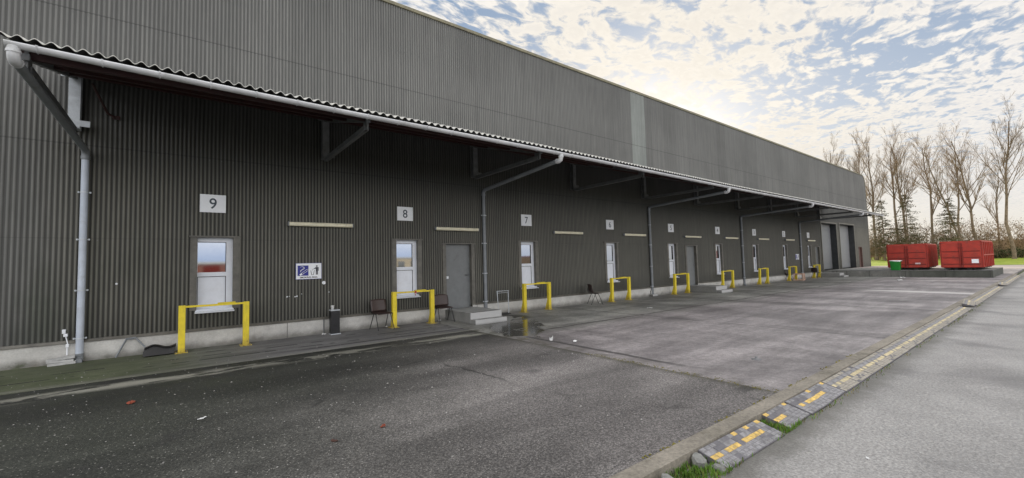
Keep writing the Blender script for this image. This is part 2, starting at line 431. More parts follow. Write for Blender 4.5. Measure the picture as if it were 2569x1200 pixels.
def tag(o, label=None, cat=None, group=None, kind=None):
    if label: o['label'] = label
    if cat: o['category'] = cat
    if group: o['group'] = group
    if kind: o['kind'] = kind
    return o
def thing(name, label, cat, loc=(0, 0, 0), rz=0, group=None):
    o = bpy.data.objects.new(name, None); COL.objects.link(o); o.empty_display_size = .2
    o.location = loc; o.rotation_euler = (0, 0, rz)
    return tag(o, label, cat, group)
def copy_tree(o, loc=None, rz=None, label=None, parent=None):
    c = o.copy(); COL.objects.link(c)
    if parent: c.parent = parent
    if loc is not None: c.location = loc
    if rz is not None: c.rotation_euler = (0, 0, rz)
    if label: c['label'] = label
    for ch in list(o.children): copy_tree(ch, parent=c)
    return c
def T(x, y, z): return Matrix.Translation((x, y, z))
def RZ(a): return Matrix.Rotation(a, 4, 'Z')
def RX(a): return Matrix.Rotation(a, 4, 'X')
def RY(a): return Matrix.Rotation(a, 4, 'Y')

B = 4.6775                      # bay pitch of the dock doors
# ------------------------------------------------------------------ the setting
def sheet(name, x0, x1, y0, y1, z, m, kind='structure', nx=1, ny=1, zf=None):
    mb = MB(); vs = []; fs = []
    for i in range(nx + 1):
        for j in range(ny + 1):
            x = x0 + (x1 - x0) * i / nx; y = y0 + (y1 - y0) * j / ny
            vs.append((x, y, zf(x, y) if zf else z))
    for i in range(nx):
        for j in range(ny):
            a = i * (ny + 1) + j; fs.append((a, a + ny + 1, a + ny + 2, a + 1))
    mb.add(vs, fs); o = mb.build(name, m); o['kind'] = kind; return o
JX = 5.93
sheet('ground', -1500, 2500, -2000, 2000, -.16, 'ground')
sheet('road', -30, 60.5, -24, -9.84, -.085, 'road')
sheet('paved_road', 60.5, 79.5, -60, 30, -.08, 'pink')
def slab(name, x0, x1, y0, y1, z, m):
    mb = MB(); mb.box(x0, x1, y0, y1, -.15, z); o = mb.build(name, m); o['kind'] = 'structure'; return o
slab('asphalt_yard', -14, JX, -9.63, -2.45, 0, 'asphalt')
slab('concrete_yard', JX, 60.5, -9.63, -.0, 0, 'concrete')
slab('wall_apron', -14, JX, -2.45, 0, .002, 'apron')
slab('kerb', -14, 47.5, -9.80, -9.63, .012, 'kerb')
lawn = sheet('lawn', 79.5, 130, -80, 60, 0, 'lawn', nx=40, ny=60, zf=lambda x, y: -.07 + max(0, (x - 80) / 25) * .5 + .12 * mnoise.noise(Vector((x * .12, y * .12, 0))) * min(1, (x - 79.5) / 4))
tag(lawn, kind='structure')

# ------------------------------------------------------------------ warehouse
WX0, WX1, HZ = -9.0, 54.75, 9.62
wh = thing('warehouse', 'long warehouse clad in dark olive-grey corrugated metal sheets on a pale concrete plinth', 'building')
DX = [.53 + B * k for k in range(9)]                 # dock-door bays 9 .. 1
hatch = [(x - .28, x + .40, .80, 2.47) for x in DX]
pers = [(6.56 + B * k, 7.50 + B * k, .32, 2.36) for k in (0, 3, 7)]
roll = [(40.95, 44.62, .46, 4.32), (45.60, 49.75, .46, 4.38)]
brown = [(51.05, 52.0, .46, 2.36)]
OPEN = hatch + pers + roll + brown
SK = (16.42, 17.44)
def corr(x0, x1, zs, skip, yoff=0.0, segs=6, pitch=.0762, amp=.011, clip=True):
    st = pitch / segs; i0 = math.floor(x0 / st); i1 = math.ceil(x1 / st); mb = MB(); vs = []; fs = []
    nz = len(zs)
    def top(x):
        r = 1.0; e = x - (WX1 - r)
        return HZ - (r - math.sqrt(max(0, r * r - min(e, r) ** 2)) if e > 0 else 0)
    for i in range(i0, i1 + 1):
        x = i * st; y = yoff - amp * math.cos(2 * PI * x / pitch); tz = top(x) if clip else 99
        for z in zs: vs.append((x, y, min(z, tz)))
    for k in range(i1 - i0):
        xm = (i0 + k + .5) * st
        for j in range(nz - 1):
            zm = (zs[j] + zs[j + 1]) / 2
            if not skip(xm, zm): fs.append((k * nz + j, (k + 1) * nz + j, (k + 1) * nz + j + 1, k * nz + j + 1))
    mb.add(vs, fs, True); return mb
zs = sorted({.40, 6.0, HZ} | {o[2] for o in OPEN} | {o[3] for o in OPEN})
zs = [z for z in zs if z >= .40]
inop = lambda x, z: any(a < x < b and c < z < d for a, b, c, d in OPEN)
corr(WX0, WX1, zs, lambda x, z: inop(x, z)).build('wall_cladding', 'clad', wh, fix=False)
ps = corr(SK[0], SK[1], [5.7, HZ - .02], lambda x, z: False, yoff=-.006).build('translucent_sheet', 'cladpale', wh, fix=False)
tag(ps, 'pale grey-green vertical sheet strip in the upper wall')
# plinth, drip flashing, roof, ends
def gaps(x0, x1, cuts):
    out = []; a = x0
    for c, d in sorted(cuts):
        if c > a: out.append((a, c))
        a = max(a, d)
    if a < x1: out.append((a, x1))
    return out
pl = MB()
for a, b in gaps(WX0, 40.4, [(p[0], p[1]) for p in pers]): pl.box(a, b, -.035, .20, -.1, .375)
pl.build('plinth', 'plinth', wh)
fl = MB()
for a, b in gaps(WX0, 40.4, [(p[0] - .13, p[1] + .13) for p in pers]):
    fl.prism([(.02, .432), (-.028, .425), (-.058, .385), (-.058, .372), (.02, .38)], a, b, 'x')
fl.build('drip_flashing', 'trim', wh)
rf = MB(); rf.box(WX0, WX1 - 1.0, .03, 34, HZ - .35, HZ - .02); rf.box(WX1 - 1.0, WX1 - .4, .03, 34, HZ - .9, HZ - .16)
rf.build('roof', 'fascia', wh)
en = MB(); en.box(WX1 - .12, WX1 - .02, .02, 34, 0, 8.7); en.box(WX0, WX0 + .1, .02, 34, 0, HZ - .4); en.box(WX0, WX1 - .1, 33.8, 34, 0, HZ - .4)
en.box(WX0 + .15, WX1 - .15, .75, .85, -.05, HZ - .4); en.build('end_wall', 'clad', wh)
fa = MB(); fa.box(WX0, WX1 - 1.0, -.045, .04, HZ - .045, HZ + .05)
for i in range(8):
    t0, t1 = i * PI / 16, (i + 1) * PI / 16; c = (WX1 - 1.0, HZ - 1.0)
    q = [(c[0] + rr * math.sin(t), c[1] + rr * math.cos(t)) for rr, t in ((.955, t0), (1.05, t0), (1.05, t1), (.955, t1))]
    fa.prism(q, -.045, .04, 'y')
fa.build('roof_trim', 'fascia', wh)
cl = MB(); cl.box(WX1 - .05, WX1 + .05, -.03, .05, .4, HZ - 1.0); cl.build('corner_trim', 'trim', wh)
sc = MB()
for zz in (1.55, 2.38, 3.30, 4.25, 6.2, 7.0, 8.2):
    x = -5.0
    while x < 12:
        xx = round(x / .0762) * .0762
        if not inop(xx, zz): sc.box(xx - .006, xx + .006, -.020, -.006, zz - .006, zz + .006)
        x += .2286
tag(sc.build('cladding_screws', 'steel', wh), kind='stuff')
# window-topped dock doors
def frame_box(mb, x0, x1, z0, z1, y0, y1, w):
    mb.box(x0 - w, x0, y0, y1, z0, z1); mb.box(x1, x1 + w, y0, y1, z0, z1)
for k, (a, b, c, d) in enumerate(hatch):
    cx = (a + b) / 2
    # leaf = the part, its pieces are sub-parts
    lf = MB(); y0, y1 = .10, .15
    lf.box(b - .13, b + .02, y0, y1, c, d); lf.box(a - .02, a + .012, y0, y1, c, d)
    lf.box(a + .012, b - .13, y0, y1, d - .10, d); lf.box(a + .012, b - .13, y0, y1, 1.58, 1.675); lf.box(a + .012, b - .13, y0, y1, c, .90)
    lo = lf.build('dock_door', 'white', wh)
    pn = MB(); pn.box(a + .024, b - .142, y0 + .012, y1 - .008, .912, 1.568); pn.build('door_panel', 'white', lo)
    bd = MB()                                            # dark rubber beads round glass and panel
    for (q0, q1) in ((.90, 1.58), (1.675, d - .10)):
        bd.box(b - .142, b - .13, y0 - .002, y1 - .02, q0, q1); bd.box(a + .012, b - .142, y0 - .002, y1 - .02, q1 - .012, q1)
    bd.build('seal', 'black', lo)
    gl = MB(); gl.box(a + .012, b - .142, y0 + .018, y0 + .024, 1.675, d - .112); gl.build('window_pane', 'glass', lo)
    sl = MB(); sl.box(a - .03, b + .03, -.11, .10, c - .035, c - .002, bev=.005); sl.box(a - .02, b + .02, -.02, .10, c, c + .05); sl.build('sill', 'white', lo)
    tr = MB(); frame_box(tr, a, b, c + .03, d, -.022, .16, .125)
    tr.box(a - .15, b + .15, -.045, .16, d, d + .035)
    tr.build('door_surround', 'trim', wh)
for k, (a, b, c, d) in enumerate(pers):
    lf = MB(); lf.box(a - .01, b + .01, .11, .16, c - .02, d); lo = lf.build('steel_door', 'greydoor', wh)
    hd = MB(); hd.box(a + .07, a + .14, .100, .112, 1.26, 1.34); hd.build('lock_plate', 'signwhite', lo)
    kb = MB(); kb.tube([(b - .07, .11, 1.36), (b - .07, .06, 1.36), (b - .19, .06, 1.36)], .012, 8); kb.build('handle', 'steel', lo)
    if k == 2:
        pp = MB(); pp.box(a + .12, a + .42, .104, .109, 1.86, 2.20); pp.build('notice', 'paper', lo)
    tr = MB(); frame_box(tr, a, b, c, d, -.022, .17, .125); tr.box(a - .15, b + .15, -.042, .17, d, d + .03); tr.build('door_surround', 'trim', wh)
for k, (a, b, c, d) in enumerate(roll):
    lf = MB(); nseg = 7; hh = (d - c) / nseg
    for i in range(nseg): lf.box(a - .02, b + .02, .40, .46, c + i * hh + .008, c + (i + 1) * hh - .008); 
    lf.box(a - .02, b + .02, .42, .45, c, d); lo = lf.build('roller_door', 'roller', wh)
    bt = MB(); bt.box(a, b, .385, .40, c, c + .06); bt.build('bottom_seal', 'black', lo)
    tr = MB(); tr.box(b, b + .03, -.03, .48, c, d); tr.box(a - .03, a, -.03, .48, c, d); tr.box(a - .03, b + .03, -.03, .48, d, d + .04); tr.build('door_reveal', 'reveal', wh)
    jt = MB(); jt.box(a - .16, a - .03, -.05, .0, c, d + .12); jt.box(b + .03, b + .16, -.05, 0, c, d + .12); jt.box(a - .03, b + .03, -.05, 0, d + .04, d + .12); jt.build('door_surround', 'trim', wh)
a, b, c, d = brown[0]
lf = MB(); lf.box(a, b, .12, .17, c, d); lo = lf.build('steel_door', 'browndoor', wh); tag(lo, 'reddish brown steel door near the far corner')
kb = MB(); kb.tube([(b - .1, .12, 1.4), (b - .1, .07, 1.4), (b - .2, .07, 1.4)], .014, 8); kb.build('handle', 'steel', lo)
tr = MB(); frame_box(tr, a, b, c, d, -.03, .18, .08); tr.box(a - .1, b + .1, -.035, .18, d, d + .05); tr.build('door_surround', 'browndoor', wh)
# punctures and dents in the sheets near the smoking sign
dn = MB()
for x, z, r in ((2.07, 1.01, .020), (2.12, 1.02, .012), (2.25, 1.0, .018), (2.29, 1.01, .022), (2.40, 1.06, .012), (3.06, 1.07, .014), (-1.07, 1.49, .022)):
    dn.lathe([(0, 0), (r, .001), (r * .7, .008), (0, .012)], 8, T(x, -.009, z) @ RX(PI / 2))
dn.build('cladding_chips', 'signwhite', wh)

# ------------------------------------------------------------------ canopy
cn = thing('canopy', 'lean-to canopy roof of wavy grey sheets along the warehouse wall above the dock doors', 'canopy')
CX0, CX1 = -1.90, 41.5
def zo(x):  # the eave sags a little along its length
    t = min(max((2.9 - x) / 4.7, 0), 1); u = min(max((x - 5) / 16, 0), 1)
    return .060 * t ** 1.5 - .095 * (u * u * (3 - 2 * u))
PR = .1505
mb = MB(); vs = []; fs = []; seg = 10; n = int((CX1 - CX0) / PR * seg)
rows = [(-3.87, 4.712), (-2.0, 5.25), (.0, 5.82)]
for i in range(n + 1):
    x = CX0 + i * PR / seg; w = .027 * math.cos(2 * PI * (x + 1.72) / PR)
    for y, z in rows:
        k = 1 if y < -3 else .5 if y < -1 else 0
        vs.append((x, y, z + zo(x) * k + w)); vs.append((x, y, z + zo(x) * k + w - .012))
m = len(rows)
for i in range(n):
    for j in range(m - 1):
        a = (i * m + j) * 2; b_ = ((i + 1) * m + j) * 2
        fs.append((a, b_, b_ + 2, a + 2)); fs.append((a + 1, a + 3, b_ + 3, b_ + 1))
    a = i * m * 2; b_ = (i + 1) * m * 2; fs.append((a, a + 1, b_ + 1, b_))
mb.add(vs, fs, True); cs = mb.build('roof_sheet', 'roofsheet', cn)
ap = MB(); ap.box(CX0, CX1, -.06, -.012, 5.80, 5.92); ap.build('wall_flashing', 'trim', cn)
# gutter: half-round trough with brackets and end caps
GY, GZ, GR = -3.83, 4.632, .068
GX0 = -1.835
gm = MB(); prof = [(math.cos(t) * r, math.sin(t) * r) for r, ts in ((GR, range(0, 13)), (GR - .006, range(12, -1, -1))) for t in [PI + PI * q / 12 for q in ts]]
xs = [GX0 + (CX1 - GX0) * i / 120 for i in range(121)]
vs = [(x, GY + p[0], GZ + zo(x) + p[1]) for x in xs for p in prof]; q = len(prof); fs = []
for i in range(120):
    for j in range(q): fs.append((i * q + j, i * q + (j + 1) % q, (i + 1) * q + (j + 1) % q, (i + 1) * q + j))
gm.add(vs, fs, True)
for x in (GX0, CX1):
    gm.add([(x, GY + p[0], GZ + zo(x) + p[1]) for p in prof[:13]], [list(range(13))])
gu = gm.build('gutter', 'gutter', cn)
gb = MB()
x = CX0 + .35
while x < CX1:
    pts = [(x, GY + (GR + .004) * math.cos(PI + PI * q_ / 10), GZ + zo(x) + (GR + .004) * math.sin(PI + PI * q_ / 10)) for q_ in range(11)]
    gb.tube(pts, .009, 5); gb.box(x - .012, x + .012, GY - GR - .004, GY + GR + .06, GZ + zo(x) + .002, GZ + zo(x) + .008); x += .62
tag(gb.build('gutter_clips', 'gutter', gu), kind='stuff')
for x in (6.1, 13.9, 22, 30): pass
for y in (-3.35, -2.1, -.95):
    z = 4.715 + (y + 3.86) / 3.86 * 1.1 - .055
    p = MB(); p.box(CX0 + .05, CX1 - .05, y - .03, y + .03, z - .13, z - .01); p.build('purlin', 'purlin', cn)
for k in range(10):
    x = -1.735 + B * k
    po = MB(); po.box(x - .085, x + .085, -.20, -.185, 4.57, 5.72); po.box(x - .085, x + .085, -.035, -.02, 4.57, 5.72); po.box(x - .006, x + .006, -.185, -.035, 4.57, 5.72)
    br = po.build('bracket_post', 'galv' if k == 0 else 'steel', cn)
    if k == 0: tag(br, 'bright galvanised bracket post at the open left end')
    st = MB(); st.box(x - .045, x + .045, -3.32, -.2, 4.50, 4.60); st.box(x - .02, x + .02, -3.4, -3.2, 4.50, 4.80)
    ang = math.atan2(1.1, 3.86); L = 3.5
    mt = T(x, -.03, 5.62) @ RX(0)
    st.add([(x + sx, y, z_) for y, z_ in ((-.03, 5.60), (-3.45, 4.63), (-3.45, 4.72), (-.03, 5.69)) for sx in (-.04, .04)],
           [(0, 1, 3, 2), (2, 3, 5, 4), (4, 5, 7, 6), (6, 7, 1, 0), (0, 2, 4, 6), (1, 7, 5, 3)])
    st.build('bracket_arm', 'steel', cn)
    tb = MB(); tb.box(x + .085, x + .23, -.20, -.18, 4.62, 4.74); tb.box(x - .2, x - .085, -.19, -.17, 5.58, 5.68); tb.build('fixing_plate', 'galv' if k == 0 else 'steel', br)
bs = MB(); bs.tube([(-1.17, -.03, 4.94), (-1.27, -.06, 5.0), (-1.45, -.5, 5.42)], .022, 6); bs.box(-1.2, -1.08, -.03, -.012, 4.90, 4.98); bs.build('brace', 'purlin', cn)

# ------------------------------------------------------------------ downpipes
def downpipe(x, mname, label, ox=0):
    t = thing('downpipe', label, 'downpipe', (x, 0, 0), group='rainwater downpipes')
    yb = -.085; r = .058; gz = GZ + zo(x) - GR
    p = MB(); p.tube([(0, yb, .16), (0, yb, 4.02)], r, 14, cap=False); p.build('vertical_pipe', mname, t)
    e = MB(); e.tube([(0, yb, 3.98), (0, yb, 4.08), (0, yb - .03, 4.14), (0, yb - .10, 4.18)], r + .004, 14, cap=False)
    e.tube([(0, yb, 4.0), (0, yb, 4.06)], r + .012, 14); e.build('lower_bend', mname if mname == 'pipegrey' else 'pipegrey', t)
    d = MB(); d.tube([(0, yb - .09, 4.176), (ox, GY + .16, gz - .125)], r, 14, cap=False); d.build('sloping_pipe', 'pipegrey', t)
    u = MB(); u.tube([(ox, GY + .17, gz - .128), (ox, GY + .08, gz - .14), (ox, GY + .02, gz - .11), (ox, GY, gz - .05), (ox, GY, gz + .03)], r + .005, 14, cap=False)
    u.tube([(ox, GY, gz - .055), (ox, GY, gz - .02)], r + .013, 14); u.tube([(ox, GY + .13, gz - .132), (ox, GY + .16, gz - .126)], r + .012, 14); u.build('outlet_bend', 'gutter', t)
    f = MB(); f.tube([(0, yb, .17), (0, yb, .09), (0, yb - .02, .05), (0, yb - .09, .03)], r + .004, 14, cap=False); f.tube([(0, yb - .088, .03), (0, yb - .092, .03)], r - .004, 12); f.build('shoe', 'pipegrey', t)
    for z in (.46, 1.39, 2.39, 3.33):
        c = MB(); c.tube([(0, yb, z - .012), (0, yb, z + .012)], r + .006, 14); c.box(-.09, .09, yb + .02, yb + .03, z - .012, z + .012); c.box(-.012, .012, yb + .05, .0, z - .008, z + .008)
        for s in (-1, 1): c.box(s * .085 - .012, s * .085 + .012, yb - .0, yb + .03, z - .016, z + .016)
        c.build('pipe_clip', 'galv', t)
    return t
downpipe(-1.57, 'pipe', 'pale blue-white downpipe at the left end of the canopy beside dock door 9', -.19)
for i, lab in enumerate(('grey downpipe beside the grey steel door near dock door 8', 'grey downpipe between dock doors 6 and 5', 'grey downpipe between dock doors 4 and 3', 'farthest grey downpipe between dock doors 2 and 1')):
    downpipe(7.98 + 2 * B * i + .03 * i, 'pipegrey', lab)

# ------------------------------------------------------------------ text
def text_mesh(s, size, depth=.002, bold=.0):
    c = bpy.data.curves.new('t', 'FONT'); c.body = s; c.size = size; c.extrude = depth; c.offset = bold; c.align_x = 'CENTER'; c.align_y = 'CENTER'
    o = bpy.data.objects.new('t', c); COL.objects.link(o); bpy.context.view_layer.update()
    dg = bpy.context.evaluated_depsgraph_get(); me = bpy.data.meshes.new_from_object(o.evaluated_get(dg))
    bpy.data.objects.remove(o); bpy.data.curves.remove(c)
    xs = [v.co.x for v in me.vertices]; ys = [v.co.y for v in me.vertices]
    cx, cy = (min(xs) + max(xs)) / 2, (min(ys) + max(ys)) / 2
    for v in me.vertices: v.co.x -= cx; v.co.y -= cy
    return me
def text(name, s, size, m, parent, loc, bold=0., sx=1.0):
    me = text_mesh(s, size, .0015, bold); me.materials.append(M[m])
    for v in me.vertices: v.co.x *= sx
    o = bpy.data.objects.new(name, me); COL.objects.link(o); o.parent = parent
    o.location = loc; o.rotation_euler = (PI / 2, 0, 0); return o
ORD = {9: 'large white plate with black number 9 above the nearest dock door', 8: 'white plate with number 8 above the dock door beside the grey steel door',
       7: 'white plate with number 7 above the dock door past the first downpipe', 6: 'white plate with number 6 above the dock door left of the second downpipe',
       5: 'white plate with number 5 above the dock door next to the second grey door', 4: 'white plate with number 4 above a dock door left of a downpipe',
       3: 'small-looking white plate with number 3 above a dock door', 2: 'white plate with number 2 between the number 3 and number 1 plates', 1: 'farthest white plate with number 1 nearest the roller doors'}
for k in range(9):
    n_ = 9 - k
    t = thing('number_sign', ORD[n_], 'sign', (DX[k], -.012, 3.25), group='dock number signs')
    p = MB(); p.box(-.245, .245, -.012, 0, -.205, .205); p.build('plate', 'signwhite', t)
    text('number', str(n_), .34, 'signgrey', t, (0, -.0125, 0), .003, .92)

def smoking_sign(loc, label):
    t = thing('smoking_sign', label, 'sign', loc)
    p = MB(); p.box(-.30, .30, -.016, 0, -.20, .20); p.build('plate', 'signwhite', t)
    e = MB()
    for b4 in ((-.306, -.300, -.205, .205), (.300, .306, -.205, .205)): e.box(b4[0], b4[1], -.018, 0, b4[2], b4[3])
    e.box(-.3, .3, -.018, 0, -.206, -.20); e.box(-.3, .3, -.018, 0, .20, .206); e.build('edging', 'signblue', t)
    q = MB(); q.box(-.265, -.010, -.019, -.0165, -.115, .145); bl = q.build('blue_panel', 'signblue', t)
    c = MB()
    mt = T(-.125, -.0215, -.035) @ RY(-rad(36))
    c.box(-.105, -.045, -.0015, .0015, -.022, .022, mt)
    for z in (-.02, .02): c.box(-.045, .105, -.0015, .0015, z - .004, z + .004, mt)
    c.tube([(.105, 0, .02), (.125, 0, .012), (.125, 0, -.012), (.105, 0, -.02)], .004, 5, mtx=mt)
    c.tube([(-.205, -.0215, .105), (-.16, -.0215, .12), (-.115, -.0215, .10), (-.11, -.0215, .07), (-.15, -.0215, .045), (-.19, -.0215, .02), (-.20, -.0215, -.02)], [.003, .006, .009, .010, .010, .008, .004], 6)
    c.build('cigarette', 'signwhite', bl)
    h = MB(); y0, y1 = -.0195, -.0165
    h.lathe([(0, -.0015), (.020, -.0015), (.020, .0015), (0, .0015)], 14, T(.19, -.018, .125) @ RX(PI / 2))
    h.prism([(.160, .098), (.222, .098), (.235, .085), (.235, .005), (.222, .005), (.222, .075), (.216, .075), (.216, -.095), (.195, -.095), (.195, -.01), (.188, -.01), (.188, -.095), (.167, -.095), (.167, .06), (.115, .045), (.112, .057), (.155, .085)], y0, y1, 'y')
    h.build('figure', 'signblack', t)
    k = MB()
    for x0, x1 in ((.045, .065), (.130, .110)):
        k.prism([(x0 - .005, .015), (x0 + .005, .015), (x1 + .005, -.095), (x1 - .005, -.095)], y0, y1, 'y')
    k.box(.060, .115, y0, y1, -.100, -.091)
    k.prism([(.075, .02), (.10, .045), (.105, .04), (.08, .015)], y0, y1, 'y'); k.build('basket', 'signblack', t)
    text('lettering', 'SMOKING AREA', .058, 'signblack', t, (0, -.017, -.158), .0012)
smoking_sign((2.565, -.012, 1.635), 'blue and white SMOKING AREA sign with cigarette and bin pictograms near dock door 8')
smoking_sign((35.5, -.012, 1.62), 'far SMOKING AREA sign beside the farthest downpipe')
cp = MB(); cp.lathe([(0, .0), (.046, .0), (.046, .018), (.022, .022), (.020, .016), (0, .016)], 18, RX(PI / 2))
tag(cp.build('vent_cap', 'signwhite', None, (2.93, -.012, 1.32)), 'small round white cap below the right corner of the near smoking sign', 'vent cap')

# ------------------------------------------------------------------ wall lamps
LX = [2.87, 6.96, 11.98, 16.22, 21.16, 25.42, 29.78, 34.15, 38.33]
LL = ['long cream tube lamp between plates 9 and 8', 'cream tube lamp above the nearest grey steel door', 'cream tube lamp between plates 7 and 6', 'cream tube lamp between plate 6 and a downpipe',
      'cream tube lamp above the second grey steel door', 'cream tube lamp right of plate 4', 'cream tube lamp right of plate 3', 'cream tube lamp right of plate 2', 'farthest cream tube lamp beneath plate 1']
for k, x in enumerate(LX):
    t = thing('wall_lamp', LL[k], 'wall lamp', (x, 0, 2.835), group='tube lamps on the warehouse wall')
    b0 = MB(); b0.box(-.79, .79, -.045, -.012, -.045, .05); b0.box(-.80, -.775, -.12, -.045, -.05, .052); b0.box(.775, .80, -.12, -.045, -.05, .052); b0.build('housing', 'pipegrey', t)
    pr = [(-.045, -.05), (-.10, -.05), (-.125, -.03), (-.128, .02), (-.105, .048), (-.045, .05)]
    d0 = MB(); d0.prism(pr, -.775, .775, 'x'); d0.build('diffuser', 'cream', t)
    c0 = MB()
    for s in (-.6, -.2, .2, .6): c0.box(s - .02, s + .02, -.118, -.10, .049, .058)
    c0.build('clips', 'steel', t)

# ------------------------------------------------------------------ yellow barriers
def barrier():
    t = thing('barrier', '', 'barrier', group='yellow barriers in front of the dock doors')
    for sx in (0, 1.155):
        p = MB(); p.box(sx - .06, sx + .06, -.05, .05, .012, .985, bev=.006); p.box(sx - .056, sx + .056, -.056, -.0505, .60, .972)
        po = p.build('post', 'yellow', t)
        bp = MB(); bp.box(sx - .11, sx + .11, -.10, .20, 0, .012); bp.build('base_plate', 'yellow', po)
        g = MB(); g.prism([(.052, .012), (.19, .012), (.052, .40)], sx - .035, sx - .022, 'x'); g.prism([(.052, .012), (.19, .012), (.052, .40)], sx + .022, sx + .035, 'x'); g.build('gusset', 'yellow', po)
        bo = MB()
        for bx, by in ((-.085, -.075), (.085, -.075), (-.085, .175), (.085, .175)): bo.lathe([(0, .03), (.012, .03), (.012, .012)], 6, T(sx + bx, by, 0))
        bo.build('bolts', 'steel', po)
    c = MB(); c.box(.06, 1.095, -.045, .015, .935, .975, bev=.004); cb = c.build('crossbar', 'yellow', t)
    k = MB(); k.box(.62, .95, -.05, .06, .977, 1.0, bev=.004); k.build('latch_plate', 'yellow', cb)
    return t
bar = barrier()
BL = ['yellow steel barrier in front of dock door 9, nearest and largest', 'yellow steel barrier in front of dock door 8 between two brown chairs', 'yellow steel barrier in front of dock door 7 beside the metal trolley frame',
      'yellow steel barrier in front of dock door 6 beside a lone brown chair', 'yellow steel barrier in front of dock door 5 left of concrete steps', 'yellow steel barrier in front of dock door 4 behind concrete steps',
      'yellow steel barrier in front of dock door 3', 'yellow steel barrier in front of dock door 2 with a pinkish open crate beside it', 'farthest yellow steel barrier in front of dock door 1']
for k in range(9):
    o = bar if k == 0 else copy_tree(bar)
    o.location = (DX[k] - .53, -.43 + .012 * math.sin(k * 2.1), .002 if k < 2 else 0); o.rotation_euler = (0, 0, rad([0, -.5, .3, .8, -.6, .2, .5, -.4, .3][k])); o['label'] = BL[k]
rt = MB(); rt.box(0, .05, -.03, .03, 0, .07); rt.tube([(.02, 0, -.02), (.03, 0, -.06)], .012, 6)
tag(rt.build('padlock', 'red', None, (DX[1] - .53 + .60, -.45, .91)), 'small red padlock hanging on the barrier of dock door 8', 'padlock')

# ------------------------------------------------------------------ steps
def steps(x, label):
    t = thing('concrete_steps', label, 'steps', (x, 0, 0), group='concrete door steps')
    p = MB(); p.box(0, 1.10, -1.50, -.037, -.05, .315, bev=.008); pf = p.build('landing', 'step', t)
    l = MB(); l.box(.0, 1.10, -1.76, -1.502, -.05, .135, bev=.008); l.build('tread', 'step', t)
    e = MB(); e.box(.09, 1.03, -1.488, -1.44, .3155, .3185); e.box(.09, 1.03, -1.752, -1.715, .1355, .1385); e.build('nosing', 'black', t)
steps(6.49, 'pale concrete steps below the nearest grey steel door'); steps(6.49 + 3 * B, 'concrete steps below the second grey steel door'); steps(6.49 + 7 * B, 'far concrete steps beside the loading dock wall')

# ------------------------------------------------------------------ chairs
def chair(label, loc, rz):
    t = thing('stacking_chair', label, 'chair', loc, rz, group='brown stacking chairs by the wall')
    # faces -y
    s = MB(); vs = []; fs = []; nx, ny = 8, 8
    for z_ in (0, -.012):
        for i in range(nx + 1):
            for j in range(ny + 1):
                u = i / nx * 2 - 1; w = j / ny
                x = u * (.215 - .02 * w); y = -.21 + .40 * w
                z = .445 - .02 * (1 - u * u) * (1 - (2 * w - 1) ** 2) - .035 * max(0, .25 - w) * 4 * .5 + .02 * max(0, w - .75) * 4
                vs.append((x, y, z + z_))
    N = (nx + 1) * (ny + 1)
    for i in range(nx):
        for j in range(ny):
            a = i * (ny + 1) + j; fs.append((a, a + ny + 1, a + ny + 2, a + 1)); fs.append((N + a, N + a + 1, N + a + ny + 2, N + a + ny + 1))
    rim = [i * (ny + 1) for i in range(nx + 1)] + [nx * (ny + 1) + j for j in range(1, ny + 1)] + [i * (ny + 1) + ny for i in range(nx - 1, -1, -1)] + [j for j in range(ny - 1, 0, -1)]
    for k in range(len(rim)): a, b = rim[k], rim[(k + 1) % len(rim)]; fs.append((a, b, N + b, N + a))
    s.add(vs, fs, True); s.build('seat', 'chair', t)
    b = MB(); vs = []; fs = []
    for off in (0, .012):
        for i in range(nx + 1):
            for j in range(ny + 1):
                u = i / nx * 2 - 1; w = j / ny
                x = u * (.235 - .02 * abs(w - .5)); z = .47 + .33 * w; y = .19 + .055 * w - .045 * u * u * (1 - .3 * w) + off
                if j == ny: z -= .02 * u ** 4
                vs.append((x, y, z))
    fs = []
    for i in range(nx):
        for j in range(ny):
            a = i * (ny + 1) + j; fs.append((a, a + 1, a + ny + 2, a + ny + 1)); fs.append((N + a, N + a + ny + 1, N + a + ny + 2, N + a + 1))
    for k in range(len(rim)): a, c = rim[k], rim[(k + 1) % len(rim)]; fs.append((a, c, N + c, N + a))
    b.add(vs, fs, True); b.build('backrest', 'chair', t)
    for sx in (-1, 1):
        l = MB(); l.tube([(sx * .235, -.23, 0), (sx * .215, -.06, .425)], .011, 8); l.build('leg', 'chairleg', t)
        l = MB(); l.tube([(sx * .235, .25, 0), (sx * .215, .05, .425)], .011, 8); l.build('leg', 'chairleg', t)
        l = MB(); l.tube([(sx * .215, -.07, .42), (sx * .215, .10, .42), (sx * .21, .20, .45), (sx * .20, .235, .66)], .010, 8); l.build('side_rail', 'chairleg', t)
    l = MB(); l.tube([(-.215, 0, .42), (.215, 0, .42)], .009, 8); l.build('stretcher', 'chairleg', t)
    return t
chair('brown plastic stacking chair left of the barrier at dock door 8', (4.33, -.42, .002), rad(8))
chair('brown plastic stacking chair between barrier 8 and the nearest concrete steps', (6.24, -.40, .002), rad(-4))
chair('lone brown plastic chair facing sideways between barriers 7 and 6', (12.92, -.48, 0), rad(62))
chair('far brown chair left of the farthest yellow barrier', (37.25, -.60, 0), rad(70))
chair('far brown chair behind the barrier of dock door 2', (33.30, -.20, 0), rad(5))
